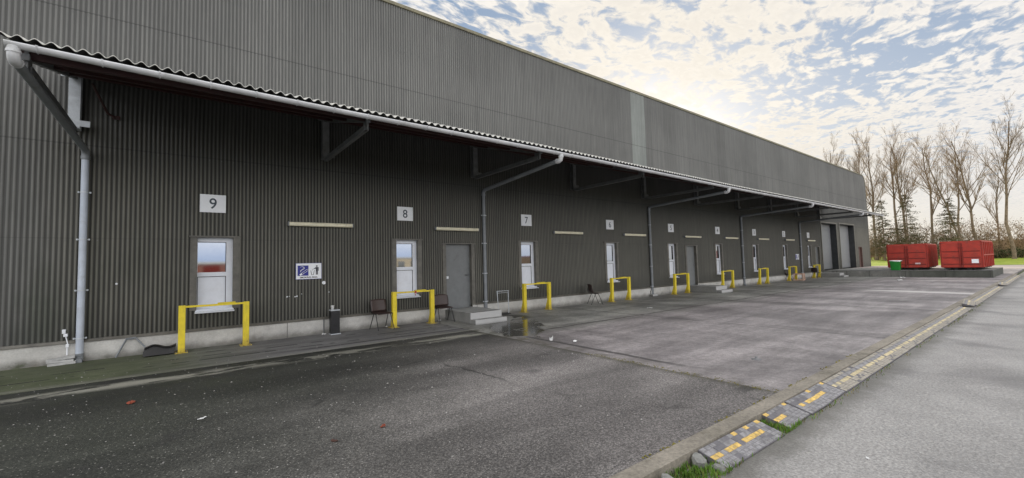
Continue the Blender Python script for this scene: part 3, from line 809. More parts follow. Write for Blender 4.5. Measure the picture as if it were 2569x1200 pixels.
# a broken chair tipped over at the wall
t = thing('broken_chair', 'broken dark chair tipped over by the plinth beside the barrier of dock door 9', 'chair', (-.55, -.32, .005))
lg = MB(); lg.tube([(-.50, .24, .0), (-.34, .25, .36), (-.21, .25, .37), (-.02, .20, .12)], .015, 8); lg.tube([(-.34, .25, .34), (-.22, .25, .345)], .010, 8); lg.build('leg_frame', 'pipegrey', t)
sh = MB(); vs = []; fs = []
prof = [(-.20, .02), (-.17, .12), (-.15, .165), (-.20, .185), (-.10, .20), (.02, .18), (.08, .10), (.10, .02)]
for i in range(13):
    u = i / 12; x = -.06 + .50 * u; hz = .025 * math.sin(u * PI * 2.2 - .6)
    for y, z in prof: vs.append((x + .02 * (z > .15), y + .1 * (u - .5) * .4, z * (1 + .05 * math.sin(u * 7)) + (hz if z > .1 else 0)))
k = len(prof)
for i in range(12):
    for j in range(k - 1): fs.append((i * k + j, i * k + j + 1, (i + 1) * k + j + 1, (i + 1) * k + j))
fs += [list(range(k)), [12 * k + j for j in range(k)]]
sh.add(vs, fs, False); sh.build('seat_shell', 'chairleg', t)

# ------------------------------------------------------------------ small things by the wall
t = thing('ash_bin', 'slim black ash bin standing against the plinth left of dock door 8', 'bin', (3.12, -.30, .002))
b = MB(); b.box(-.105, .105, -.10, .10, .02, .60, bev=.008); b.build('body', 'black', t)
b = MB(); b.box(-.12, .12, -.13, .11, 0, .02); b.build('foot_plate', 'galv', t)
b = MB(); b.box(-.11, .11, -.105, .105, .60, .622); b.build('top_plate', 'galv', t)
c = MB(); c.lathe([(.0, .001), (.030, .001), (.040, .105), (.042, .108), (.038, .105), (.028, .006), (0, .006)], 16)
tag(c.build('paper_cup', 'paper', None, (3.07, -.30, .625)), 'white paper cup standing on the black ash bin', 'cup')
w = MB(); w.tube([(0, 0, 0), (0, 0, .35)], .012, 6); tag(w.build('cable_conduit', 'steel', None, (2.92, -.05, .02)), 'thin grey conduit on the plinth left of the ash bin', 'conduit')
# trolley frame right of the first steps
t = thing('trolley_frame', 'bare metal trolley frame standing right of the nearest concrete steps', 'trolley', (8.50, -.36, 0), rad(-6))
for sx in (-.2, .2):
    f = MB(); f.tube([(sx * .93, 0, .03), (sx * 1.04, .02, .78)], .009, 8); f.tube([(sx * 1.12, .03, .78), (sx * 1.0, -.03, .03)], .007, 8); f.build('upright', 'galv', t)
f = MB(); f.tube([(-.235, .02, .78), (.235, .02, .78)], .011, 8); f.tube([(-.2, .02, .72), (.2, .02, .72)], .006, 6); f.build('top_bar', 'galv', t)
f = MB(); f.box(-.23, .23, -.10, .04, .02, .045); f.tube([(-.24, .03, .04), (.24, .03, .04)], .02, 8); f.build('base', 'black', t)
# pinkish crate by barrier 2
t = thing('crate', 'pinkish open wooden crate beside the barrier of dock door 2', 'crate', (33.85, -.62, 0), rad(8))
f = MB(); s = .26
for sx in (-s, s):
    for sy in (-s, s): f.box(sx - .03, sx + .03, sy - .03, sy + .03, 0, .46)
for z in (.0, .40):
    for a in (-s, s): f.box(-s + .03, s - .03, a - .028, a + .028, z + .002, z + .06); f.box(a - .028, a + .028, -s + .03, s - .03, z + .002, z + .06)
f.build('frame', 'crate', t)
f = MB(); f.box(-s + .03, s - .03, -s + .01, s - .01, .465, .48); f.build('top_board', 'crate', t)
# white boards, socket and cable left of the first pipe
b = MB(); b.box(-.19, .19, -.08, .06, .09, .13, mtx=RY(rad(-4))); b.box(-.17, .20, -.12, .05, 0.0, .045, mtx=RY(rad(-1))); b.box(-.19, .17, -.10, .05, .05, .085)
tag(b.build('board_stack', 'board', None, (-1.80, -.12, .005)), 'weathered white boards stacked at the foot of the leftmost downpipe', 'boards')
t = thing('cable_socket', 'small white sockets with a hanging cable on the wall left of the leftmost downpipe', 'socket', (-1.77, -.02, .5))
b = MB(); b.box(-.05, .0, -.05, 0, .07, .15, bev=.006); b.box(-.03, .03, -.055, -.0, .01, .065, bev=.006); b.build('socket_box', 'signwhite', t)
b = MB(); b.tube([(0, -.03, .02), (.02, -.05, -.06), (.03, -.06, -.10), (.035, -.06, -.14)], .009, 6); b.box(.01, .055, -.08, -.05, -.19, -.13, bev=.005); b.tube([(.03, -.055, -.18), (.03, -.055, -.34)], .014, 6); b.build('cable', 'signwhite', t)
# wall socket at the second downpipe base
b = MB(); b.box(-.19, .19, -.19, .0, 0, .09, bev=.01); b.box(-.10, -.04, -.05, 0, .1, .26)
tag(b.build('concrete_block', 'step', None, (17.35, -.04, 0)), 'low concrete block at the foot of the downpipe between doors 6 and 5', 'block')

# ------------------------------------------------------------------ loading dock
t = thing('loading_dock', 'long dark weathered concrete loading dock wall in front of the roller doors', 'loading dock')
d = MB(); d.box(40.42, 47.9, -9.12, -.02, -.12, .455, bev=.01); d.build('platform', 'dock', t)
d = MB(); d.box(47.9, 56.5, -6.3, -.02, -.12, .452); d.build('ramp', 'pink', t)
d = MB(); d.prism([(56.5, -.12), (60.4, -.12), (60.4, -.06), (56.5, .45)], -6.3, -.02, 'y'); d.build('slope', 'pink', t)
d = MB(); d.box(40.40, 40.55, -9.14, -.02, .4565, .475); d.build('edge_angle', 'steel', t)

# ------------------------------------------------------------------ containers
def container(label, loc, rz, plate, L=5.3, W=2.2, H=1.80, nrib=10, midrail=False):
    """front-left-bottom corner of the end face at loc: x along the length, y across from 0 to -W"""
    t = thing('skip_container', label, 'container', loc, rz, group='red roll-off containers')
    z0 = .16
    b = MB(); th = .05
    b.box(0, L, -th, 0, z0, H); b.box(0, L, -W, -W + th, z0, H); b.box(L - th, L, -W + th, -th, z0, H); b.box(0, L, -W + th, -th, z0, z0 + .06)
    body = b.build('body', 'reddark', t)  # darker red than the ribs: shade between them put into the colour
    r = MB(); r.box(-.05, L + .03, -.07, .03, H, H + .09, bev=.01); r.box(-.05, L + .03, -W - .03, -W + .07, H, H + .09, bev=.01); r.box(-.05, .05, -W + .07, -.07, H + .001, H + .088); r.box(L - .05, L + .03, -W + .07, -.07, H + .001, H + .088); r.build('rim', 'red', t)
    for k in range(nrib):
        x = .10 + (L - .2) * k / (nrib - 1)
        for ya, yb_ in ((-W - .065, -W - .001), (.001, .065)):
            ri = MB(); ri.box(x - .055, x + .055, ya, yb_, z0 + .02, H - .002); ri.build('side_rib', 'red', t)
    if midrail:
        q = MB(); q.box(0.02, L, -W - .075, -W - .066, .95, 1.03); q.build('side_rail', 'red', t)
    for sgn in (0, 1):
        d = MB(); y1 = -.02 - sgn * (W / 2); y0 = y1 - W / 2 + .04
        d.box(-.035, -.002, y0, y1, z0 + .02, H - .02)
        for z in (.42, .86, 1.28): d.box(-.062, -.036, y0 + .04, y1 - .04, z, z + .035)
        do = d.build('end_door', 'red', t)
        g = MB()
        for z in (.36, .80, 1.22): g.box(-.045, -.036, y0 + .05, y1 - .05, z, z + .058)
        g.build('rail_shadows', 'reddark', do)  # dark strips stand in for the shade under the door rails
        hb = MB(); hy = y0 + .05 if sgn == 0 else y1 - .05
        hb.tube([(-.075, hy, z0 + .05), (-.075, hy, H - .06)], .022, 8)
        for z in (.4, .95, 1.5): hb.box(-.095, -.036, hy - .05, hy + .05, z - .03, z + .03)
        hb.build('locking_bar', 'reddark', do)
    if plate:
        p = MB(); p.box(-.045, -.0365, -W + plate[0], -W + plate[0] + plate[1], plate[2], plate[2] + plate[3]); p.build('plate', 'signwhite', t)
    sk = MB(); sk.box(.15, L - .1, -.72, -.56, .02, z0); sk.box(.15, L - .1, -W + .56, -W + .72, .02, z0)
    for k in range(5): sk.box(.3 + k * (L - .6) / 4, .4 + k * (L - .6) / 4, -W + .05, -.05, .085, z0 - .001)
    sk.build('skid', 'black', t)
    for x in (.25, L - .35):
        for y in (-.45, -W + .45):
            w_ = MB(); w_.lathe([(0, -.06), (.085, -.06), (.085, .06), (0, .06)], 14, T(x, y, .087) @ RX(PI / 2)); w_.build('roller', 'black', t)
    return t
container('red ribbed roll-off container standing behind the green bin', (42.0, -3.83, .456), rad(2.0), (.35, .28, .40, .10), L=5.3, W=2.10)
container('red roll-off container with a side rail and white plate, right of the other one', (41.5, -6.74, .456), rad(-1.2), (.16, .32, .46, .26), L=5.2, W=1.90, H=1.86, nrib=7, midrail=True)
# green bin with a white bag
t = thing('green_bin', 'green plastic waste bin with a white bag over its rim on the loading dock', 'bin', (40.85, -4.43, .476))
b = MB(); vs = []; fs = []
def rr(hx, hy, r, n_=5):
    out = []
    for cx_, cy_, a0 in ((hx - r, hy - r, 0), (-hx + r, hy - r, PI / 2), (-hx + r, -hy + r, PI), (hx - r, -hy + r, 1.5 * PI)):
        for i in range(n_): a_ = a0 + PI / 2 * i / (n_ - 1); out.append((cx_ + r * math.cos(a_), cy_ + r * math.sin(a_)))
    return out
lev = [(0, .24, .23), (.02, .25, .24), (.58, .29, .28), (.60, .31, .30), (.66, .31, .30)]
for z, hx, hy in lev: vs += [(x, y, z) for x, y in rr(hx, hy, .07)]
q = 20
for i in range(len(lev) - 1):
    for j in range(q): fs.append((i * q + j, i * q + (j + 1) % q, (i + 1) * q + (j + 1) % q, (i + 1) * q + j))
fs.append(list(range(q))); b.add(vs, fs, True); b.build('tub', 'green', t)
b = MB(); vs = []; fs = []
for k_, (s_, z) in enumerate(((.322, .635), (.332, .665), (.315, .695), (.18, .71), (.02, .69))):
    for j in range(24):
        a_ = 2 * PI * j / 24; n_ = 1 + .05 * math.sin(5 * a_ + k_); vs.append((s_ * n_ * max(-1, min(1, 1.25 * math.cos(a_))), s_ * n_ * max(-1, min(1, 1.25 * math.sin(a_))), z + (.03 * math.sin(3 * a_) if k_ == 0 else 0)))
for i in range(4):
    for j in range(24): fs.append((i * 24 + j, i * 24 + (j + 1) % 24, (i + 1) * 24 + (j + 1) % 24, (i + 1) * 24 + j))
b.add(vs, fs, True); b.build('bag', 'paper', t)
for s in (-.2, .2):
    b = MB(); b.lathe([(0, -.02), (.05, -.02), (.05, .02), (0, .02)], 12, T(.25, s, .05) @ RX(PI / 2)); b.build('wheel', 'black', t)

# ------------------------------------------------------------------ rubber kerb ramps
RGRP = 'rubber ramp units along the kerb'
def ramp_proto(L, nb_, seed, faded, label):
    rr_ = random.Random(seed)
    t = thing('kerb_ramp', label, 'kerb ramp', group=RGRP)
    y0, y1, z0, z1 = 0, -.275, .082, .016            # wedge from kerb (high) to road (low)
    zz = lambda y: z0 + (z1 - z0) * (y / y1)
    b = MB(); b.prism([(y0, 0), (y1, 0), (y1, z1 - .006), (y0, z0 - .006)], 0, L, 'x'); b.build('body', 'rubberdark', t)
    rows = [(-.004, -.046), (-.050, -.104), (-.108, -.158), (-.162, -.194), (-.198, -.230), (-.234, -.266)]
    g, y_, d_ = MB(), MB(), MB()
    for ri, (a, c) in enumerate(rows):
        nn = nb_ if ri != 1 else max(2, nb_ // 2)
        for k in range(nn):
            x0 = L * k / nn + .004; x1 = L * (k + 1) / nn - .004
            if rr_.random() < .05: continue
            h = .0035 + rr_.uniform(-.0015, .0015)
            v = [(x0, a, zz(a) - .006), (x1, a, zz(a) - .006), (x1, c, zz(c) - .006), (x0, c, zz(c) - .006)]
            v += [(x0 + .003, a - .003, zz(a) - .006 + h), (x1 - .003, a - .003, zz(a) - .006 + h), (x1 - .003, c + .003, zz(c) - .006 + h), (x0 + .003, c + .003, zz(c) - .006 + h)]
            tgt = d_ if ri == 1 and (faded or k % 2 or rr_.random() < .3) else g if ri == 1 else y_ if (ri == 2 and rr_.random() < (.8 if faded else .68)) or (ri == 0 and rr_.random() < .06) else g
            tgt.add(v, [(0, 1, 5, 4), (1, 2, 6, 5), (2, 3, 7, 6), (3, 0, 4, 7), (4, 5, 6, 7)])
    g.build('tread', 'rubbertan' if faded else 'rubber', t); d_.build('grip_strip', 'rubber' if faded else 'rubberdark', t); y_.build('yellow_strip', 'tapefaded' if faded else 'tapeyellow', t)
    return t
PR_ = [ramp_proto(1.13, 14, 1, 0, ''), ramp_proto(.60, 7, 2, 0, ''), ramp_proto(.60, 7, 3, 0, ''), ramp_proto(.60, 7, 4, 1, ''), ramp_proto(.60, 7, 5, 1, ''), ramp_proto(.60, 7, 6, 1, '')]
used = set()
def place_ramp(i, x, label, rz=0, dz=0, tilt=(0, 0)):
    o = PR_[i] if i not in used else copy_tree(PR_[i]); used.add(i)
    o.location = (x, -9.802, -.083 + dz); o.rotation_euler = (tilt[0], tilt[1], rz); o['label'] = label
place_ramp(1, 2.02, 'broken rubber kerb ramp piece cut off by the bottom edge of the view', rad(2))
place_ramp(0, 3.66, 'large rubber kerb ramp with bright yellow studs beside the rubble stones, nearest whole one', rad(-1))
place_ramp(1, 4.98, 'rubber kerb ramp just past the grassy gap in the row', rad(1.5))
place_ramp(2, 5.60, 'tilted rubber kerb ramp, second past the grassy gap', rad(-1.2), .006)
place_ramp(1, 6.215, 'rubber kerb ramp, third past the grassy gap', rad(.8), .002)
x = 6.84; k = 0
while x < 45:
    if not (19.0 < x < 19.62 or 30.6 < x < 32.0):
        raised = 19.6 < x < 20.25 or 32.0 < x < 32.6
        if raised:
            place_ramp(3 + k % 3, x + .08, 'rubber kerb ramp propped up at the %s gap in the row' % ('first dark' if x < 25 else 'far dark'), rad(2), .03, (0, rad(-9)))
        else:
            rows_ = 'worn tan rubber ramp in the unbroken run before the dark gap' if x < 19 else 'worn tan rubber ramp in the run between the two dark gaps' if x < 31 else 'worn tan rubber ramp in the farthest run past both gaps'
            place_ramp(3 + k % 3, x, rows_, rad(R.uniform(-.7, .7)), R.uniform(0, .004))
    x += .622; k += 1
for i in range(6):
    if i not in used:
        pass
# rubble stones
def stone(name, label, loc, s, seed):
    bm = bmesh.new(); bmesh.ops.create_icosphere(bm, subdivisions=2, radius=1); rr_ = random.Random(seed)
    for v in bm.verts:
        n_ = 1 + .35 * mnoise.noise(v.co * 1.3 + Vector((seed, 0, 0)))
        v.co *= n_; v.co.z = max(-.5, min(.55, v.co.z))
        v.co = Vector((v.co.x * s[0], v.co.y * s[1], v.co.z * s[2]))
    me = bpy.data.meshes.new(name); bm.to_mesh(me); bm.free(); me.materials.append(M['stone'])
    o = bpy.data.objects.new(name, me); COL.objects.link(o); o.location = loc; o.rotation_euler = (rad(6), rad(-8), rr_.uniform(0, 3))
    tag(o, label, 'stone')
stone('rubble_stone', 'largest grey rubble stone against the near end of the rubber ramp', (3.55, -9.87, -.05), (.10, .06, .075), 3)
stone('rubble_stone', 'small grey rubble stone beside the lower corner of the rubber ramp', (3.58, -10.03, -.06), (.055, .045, .045), 5)
stone('rubble_stone', 'grey rubble stone in the grass at the bottom edge of the view', (3.02, -9.93, -.05), (.10, .07, .08), 9)
# grass in the gaps
gm_ = MB(); gd = MB()
def blade(mb, x, y, z, h, rr_):
    a = rr_.uniform(0, 2 * PI); w = rr_.uniform(.0025, .006); l = rr_.uniform(.2, .8) * h
    dx, dy = math.cos(a), math.sin(a); px, py = -dy * w, dx * w
    mb.add([(x - px, y - py, z), (x + px, y + py, z), (x + dx * l * .4 + px * .7, y + dy * l * .4 + py * .7, z + h * .65), (x + dx * l * .4 - px * .7, y + dy * l * .4 - py * .7, z + h * .65), (x + dx * l, y + dy * l, z + h)], [(0, 1, 2, 3), (3, 2, 4)])
for cx_, cy_, sx, sy, n_ in ((3.28, -9.94, .36, .10, 1700), (4.90, -9.93, .09, .12, 520), (5.1, -10.10, .25, .025, 160), (2.75, -9.95, .2, .09, 400), (5.25, -9.815, .22, .012, 130), (4.75, -10.11, .15, .015, 50), (3.65, -10.10, .12, .03, 60)):
    for _ in range(n_):
        x = R.gauss(cx_, sx); y = R.gauss(cy_, sy)
        if -10.10 < y < -9.805 and not (3.70 < x < 4.77 and y > -10.07) and not (x > 5.0 and y > -10.06 and sy > .02): blade(gm_ if R.random() < .85 else gd, x, y, -.09, R.uniform(.02, .075), R)
for _ in range(700):
    x = R.uniform(5.2, 22); y = -10.095 - abs(R.gauss(0, .035))
    if mnoise.noise(Vector((x * 1.1, 3, 0))) > -.05: blade(gd if R.random() < .6 else gm_, x, y, -.088, R.uniform(.012, .04), R)
tag(gm_.build('grass', 'grass', fix=False), 'green grass tufts growing in the gaps between the rubber ramps', 'grass', kind='stuff')
tag(gd.build('dry_grass', 'grassdry', fix=False), 'dry straw-coloured grass along the foot of the rubber ramps', 'grass', kind='stuff')
mo = MB()
for _ in range(420):
    x = R.uniform(1.5, 9); 
    if mnoise.noise(Vector((x * 1.6, 9, 0))) < .0: continue
    y = -9.625 + R.gauss(0, .018); s = R.uniform(.004, .016)
    mo.add([(x + s, y, .004), (x, y + s, .004), (x - s, y, .004), (x, y - s, .004), (x, y, .004 + s * .9)], [(0, 1, 4), (1, 2, 4), (2, 3, 4), (3, 0, 4)])
for _ in range(300):
    y = R.uniform(-9.6, -6.4); x = 5.94 + R.gauss(0, .05); s = R.uniform(.004, .013)
    mo.add([(x + s, y, .003), (x, y + s, .003), (x - s, y, .003), (x, y - s, .003), (x, y, .003 + s * .7)], [(0, 1, 4), (1, 2, 4), (2, 3, 4), (3, 0, 4)])
tag(mo.build('moss', 'moss', fix=False), 'yellowish moss along the kerb and slab joint', 'moss', kind='stuff')
pb = MB()
for _ in range(1300):
    x = R.uniform(-5, 7.0); y = R.uniform(-9.3, -.3); s = R.uniform(.004, .012) * (1.0 if R.random() < .93 else 1.9)
    a = R.uniform(0, 6); 
    pb.add([(x + s * math.cos(a + q_), y + s * math.sin(a + q_) * .7, .001) for q_ in (0, 1.6, 3.1, 4.7)] + [(x, y, .001 + s * .7)], [(0, 1, 4), (1, 2, 4), (2, 3, 4), (3, 0, 4)])
tag(pb.build('gravel', 'pebble', fix=False), 'scattered pale grit on the yard', 'gravel', kind='stuff')

# ------------------------------------------------------------------ litter
def scrap(name, label, cat, loc, sx, sy, h, m, seed):
    rr_ = random.Random(seed); mb = MB(); vs = []; fs = []; n_ = 6
    for i in range(n_ + 1):
        for j in range(n_ + 1):
            u, w = i / n_ * 2 - 1, j / n_ * 2 - 1
            k_ = 1 - .25 * abs(u * w) - rr_.uniform(0, .12)
            vs.append((u * sx * k_, w * sy * k_, .004 + h * abs(mnoise.noise(Vector((u * 1.7 + seed, w * 1.7, seed * .3)))) * 1.6))
    for i in range(n_):
        for j in range(n_): a = i * (n_ + 1) + j; fs.append((a, a + n_ + 1, a + n_ + 2, a + 1))
    mb.add(vs, fs); o = mb.build(name, m, None, loc); o.rotation_euler = (0, 0, rr_.uniform(0, 6)); tag(o, label, cat); return o
scrap('dead_leaf', 'red dead leaf on the dark asphalt below the nearest barrier', 'leaf', (-.51, -4.35, .001), .055, .035, .035, 'leafred', 1)
scrap('dead_leaf', 'small reddish leaf in the middle of the asphalt', 'leaf', (1.70, -7.39, .001), .03, .02, .03, 'leafred', 2)
scrap('dead_leaf', 'dark brown leaf lying flat on the asphalt', 'leaf', (1.20, -7.42, .001), .045, .022, .02, 'leafbrown', 3)
scrap('paper_scrap', 'narrow white paper scrap on the dark asphalt', 'litter', (.20, -5.71, .001), .06, .02, .012, 'paper', 4)
scrap('paper_scrap', 'crumpled white paper ball at the slab joint', 'litter', (6.32, -5.03, .001), .05, .045, .10, 'paper', 5)
scrap('paper_scrap', 'flat torn white paper just right of the slab joint', 'litter', (6.62, -5.45, .001), .11, .035, .03, 'paper', 6)
scrap('paper_scrap', 'white paper scrap on the plinth foot left of the ash bin', 'litter', (2.86, -.30, .003), .07, .05, .07, 'paper', 7)
scrap('paper_scrap', 'white litter beneath the chair left of barrier 8', 'litter', (4.55, -.16, .003), .06, .03, .04, 'paper', 8)
scrap('paper_scrap', 'white litter by the wall beneath the chair next to the steps', 'litter', (6.22, -.16, .003), .05, .03, .05, 'paper', 9)
scrap('paper_scrap', 'white litter near the lone chair left of barrier 6', 'litter', (13.35, -.35, .001), .07, .03, .05, 'paper', 10)
scrap('paper_scrap', 'white paper on the pale concrete strip in front of barrier 6', 'litter', (13.0, -2.9, .001), .12, .05, .02, 'paper', 11)
scrap('paper_scrap', 'white paper scrap in front of the loading dock below the green bin', 'litter', (38.9, -5.1, .001), .2, .12, .08, 'paper', 12)
scrap('paper_scrap', 'white litter in the far yard left of the green bin', 'litter', (35.2, -5.6, .001), .18, .12, .08, 'paper', 13)
scrap('paper_scrap', 'white scrap on the road surface at the right edge', 'litter', (4.75, -10.75, -.083), .03, .012, .01, 'paper', 14)
mcv = MB(); mcv.lathe([(0, .0), (.075, 0), (.075, .006), (.05, .012), (.02, .02), (.02, .045), (0, .045)], 12)
tag(mcv.build('floor_stub', 'steel', None, (7.56, -8.68, 0)), 'small dark metal stub sticking out of the concrete yard', 'stub')

# ------------------------------------------------------------------ trees
def tree_mesh(seed, H, spread=.30, fork=0, lean=0):
    rr_ = random.Random(seed); tr, tw = MB(), MB()
    def grow(p, d, L, r, lev, maxlev):
        n_ = 5 if lev < 2 else 3; pts = [p]; dirs = [d]
        for i in range(n_):
            d = (d + Vector((rr_.gauss(0, .09), rr_.gauss(0, .09), .09 if lev > 0 else .02))).normalized()
            p = p + d * (L / n_); pts.append(p); dirs.append(d)
        rs = [max(.006, r * (1 - .75 * i / n_)) for i in range(n_ + 1)]
        (tr if lev < 2 else tw).tube(pts, rs, 6 if lev == 0 else 4 if lev == 1 else 3, cap=False)
        if lev >= maxlev: return
        cnt = (16, 9, 10, 4)[lev]
        for k_ in range(cnt):
            f = rr_.uniform(.30 if lev == 0 else .2, .98); i = min(n_ - 1, int(f * n_)); q_ = pts[i].lerp(pts[i + 1], f * n_ - i)
            az = rr_.uniform(0, 2 * PI); sp = rr_.uniform(.45, .85) if lev == 0 else rr_.uniform(.35, .8)
            side = dirs[i].orthogonal().normalized(); side = Matrix.Rotation(az, 3, dirs[i]) @ side
            nd = (dirs[i] * math.cos(sp) + side * math.sin(sp) + Vector((0, 0, .25))).normalized()
            Lc = L * (spread * (1.25 - .75 * f) if lev == 0 else .42 * (1.2 - .6 * f)) * rr_.uniform(.7, 1.25)
            grow(q_, nd, Lc, max(.008, rs[i] * (.45 if lev == 0 else .55)), lev + 1, maxlev)
    if fork:
        tr.tube([(0, 0, -.3), (0, 0, H * .16)], [H * .013, H * .011], 7, cap=False)
        for s in (-1, 1): grow(Vector((0, 0, H * .15)), Vector((.1, s * .22, 1)).normalized(), H * .84, H * .009, 0, 3)
    else:
        tr.tube([(0, 0, -.3), (0, lean * .02 * H, H * .08)], [H * .0135, H * .0105], 7, cap=False)
        grow(Vector((0, lean * .02 * H, H * .075)), Vector((0, lean * .12, 1)).normalized(), H * .92, H * .0105, 0, 3)
    return tr, tw
TG = 'bare winter trees behind the lawn'
protos = []
def bare(pi, loc, sc_, rz, label):
    if protos[pi][1] is False: o = protos[pi][0]; protos[pi][1] = True
    else: o = copy_tree(protos[pi][0])
    o.location = loc; o.scale = (sc_, sc_, sc_); o.rotation_euler = (0, 0, rz); o['label'] = label
for s, H, sp, fk in ((11, 20, .38, 0), (12, 20, .34, 0), (13, 20, .42, 1), (14, 20, .40, 0)):
    t = thing('bare_tree', '', 'tree', group=TG); tr, tw = tree_mesh(s, H, sp, fk)
    tr.build('trunk', 'bark', t, fix=False); tw.build('crown', 'twig', t, fix=False); protos.append([t, False])
tl = [(0, 105, 9.9, 22.0, .3, 'bare tall tree right at the far corner of the warehouse'), (1, 108, 13.2, 22.6, 1, 'bare tree rising behind the far end of the warehouse roof'), (3, 112, 18.0, 24, 2, 'faint bare tree farthest left behind the warehouse roof'),
      (3, 105, 6.5, 21.8, 2.2, 'bare tree left of the pair above the left red container'), (0, 104, 5.25, 22.2, 4, 'bare tall tree above the middle of the left red container'), (1, 105, 2.0, 20.0, .2, 'bare tree above the gap between the two red containers'),
      (2, 103, -1.55, 19.6, 1.2, 'forked bare tree above the left half of the right red container'), (0, 105, -3.3, 20.6, 5, 'bare straight tree above the right half of the right red container'), (1, 109, -5.3, 15.5, 3, 'shorter bare tree just right of the right red container'),
      (3, 101, -7.3, 21.6, .8, 'tallest bare tree at the right edge of the view')]
for pi, x, y, h, rz, lab in tl: bare(pi, (x, y, .38), h / 20, rz, lab)
# conifers
def conifer(loc, H, seed, label, first=[None]):
    rr_ = random.Random(seed); t = thing('conifer', label, 'tree', loc, group='thin conifers among the bare trees')
    tr = MB(); tr.tube([(0, 0, -.2), (0, 0, H)], [H * .013, .02], 6, cap=False); nd = MB()
    for k_ in range(int(H * 15)):
        f = rr_.uniform(.10, .99); z = H * f; L = (1 - f) ** .7 * H * .27 * rr_.uniform(.4, 1.25) + .25; a = rr_.uniform(0, 2 * PI)
        e = Vector((math.cos(a) * L, math.sin(a) * L, z + L * rr_.uniform(-.22, .10))); s = Vector((0, 0, z))
        tr.tube([s, s.lerp(e, .6) + Vector((0, 0, .05 * L)), e], [.035, .02, .01], 3, cap=False)
        for q_ in range(int(9 + L * 9)):
            u = rr_.uniform(.25, 1.02); p = s.lerp(e, u); b_ = rr_.uniform(.08, .22)
            p += Vector((rr_.gauss(0, .12), rr_.gauss(0, .12), rr_.gauss(0, .07)))
            d1 = Vector((rr_.gauss(0, 1), rr_.gauss(0, 1), rr_.gauss(-.2, .5))).normalized() * b_; d2 = d1.cross(Vector((rr_.random(), rr_.random(), rr_.random()))).normalized() * b_ * .35
            nd.add([p, p + d1 * .5 + d2, p + d1, p + d1 * .5 - d2], [(0, 1, 2, 3)])
    tr.build('trunk', 'bark', t, fix=False); nd.build('foliage', 'needle', t, fix=False)
conifer((99, 4.3, .3), 11.6, 1, 'sparse conifer behind the left red container'); conifer((99, -.9, .3), 10.2, 2, 'pointed conifer between the two red containers'); conifer((101, 7.9, .3), 11.4, 3, 'sparse conifer beside the far warehouse corner')
# undergrowth
def bush(name, label, cat, loc, sx, sy, h, n_, m, seed, leaves=True, group=None):
    rr_ = random.Random(seed); t = thing(name, label, cat, loc, group=group); st = MB(); lf = MB()
    for k_ in range(n_):
        bx, by = rr_.gauss(0, sx * .35), rr_.gauss(0, sy * .4); H = h * rr_.uniform(.5, 1.1)
        p = Vector((bx, by, -.2)); pts = [p]
        d = Vector((rr_.gauss(0, .25), rr_.gauss(0, .25), 1)).normalized()
        for q_ in range(4): d = (d + Vector((rr_.gauss(0, .22), rr_.gauss(0, .22), .05))).normalized(); p = p + d * (H + .2) / 4; pts.append(p)
        st.tube(pts, [.04, .032, .024, .018, .01], 3, cap=False)
        for q_ in range(5):
            s = pts[rr_.randint(1, 3)]; e = s + Vector((rr_.gauss(0, .5), rr_.gauss(0, .5), rr_.uniform(.2, .9))) * h * .28
            st.tube([s, e], [.018, .009], 3, cap=False)
            if leaves:
                for _ in range(4):
                    c_ = s.lerp(e, rr_.uniform(.3, 1.1)) + Vector((rr_.gauss(0, .15), rr_.gauss(0, .15), rr_.gauss(0, .12))); b_ = rr_.uniform(.06, .16)
                    d1 = Vector((rr_.gauss(0, 1), rr_.gauss(0, 1), rr_.gauss(0, 1))).normalized() * b_; d2 = d1.orthogonal().normalized() * b_ * .6
                    lf.add([c_ - d1, c_ + d2, c_ + d1, c_ - d2], [(0, 1, 2, 3)])
    st.build('stems', 'twig', t, fix=False)
    if leaves: lf.build('foliage', m, t, fix=False)
BG = 'bare brown shrubs under the trees'
bush('shrub', 'brown brushwood shrub behind the left red container', 'shrub', (106, 6.0, .4), 2, 3.4, 7.2, 90, 'brush', 1, True, BG)
bush('shrub', 'brown brushwood shrub behind the gap between the containers', 'shrub', (107, 1.4, .4), 2, 3.4, 7.6, 90, 'brush', 2, True, BG)
bush('shrub', 'brown brushwood shrub behind the right red container', 'shrub', (107, -3.6, .4), 2, 3.0, 7.4, 90, 'brush', 3, True, BG)
bush('shrub', 'brown brushwood shrub by the far warehouse corner', 'shrub', (108, 11.0, .4), 2, 3.4, 7.5, 90, 'brush', 4, True, BG)
bush('shrub', 'reddish brown brushwood at the right edge of the view', 'shrub', (110, -8.2, .4), 2, 3.2, 6.4, 80, 'brush', 5, True, BG)
bush('evergreen_bush', 'dark green bush at the right edge below the brown wall', 'shrub', (105.5, -7.4, .35), 1.6, 3.0, 2.0, 90, 'hedge', 6, True)
bush('evergreen_bush', 'small dark green bush right of the right red container', 'shrub', (105.0, -4.9, .35), 1.4, 1.4, 1.6, 40, 'hedge', 7, True)
# low walls beyond the trees
def farwall(name, label, x, y0, y1, h, cat='wall'):
    t = thing(name, label, cat, (x, (y0 + y1) / 2, 0)); L = abs(y1 - y0) / 2
    b = MB(); b.box(0, .3, -L, L, -.2, h); b.build('masonry', 'brickwall', t)
    c = MB(); c.box(-.06, .36, -L, L, h, h + .12); c.build('coping', 'step', t)
    p = MB(); n_ = int(L * 2 / 3)
    for k_ in range(n_ + 1): yy = -L + k_ * 2 * L / n_; p.box(-.10, -.001, yy - .2, yy + .2, -.2, h - .002)
    p.build('piers', 'brickwall', t)
farwall('boundary_wall', 'brownish masonry wall at the right edge beyond the lawn', 124, -3.0, -30, 3.6); farwall('boundary_wall', 'brown masonry wall glimpsed between the warehouse corner and the left container', 126, 30, 5.5, 3.0)

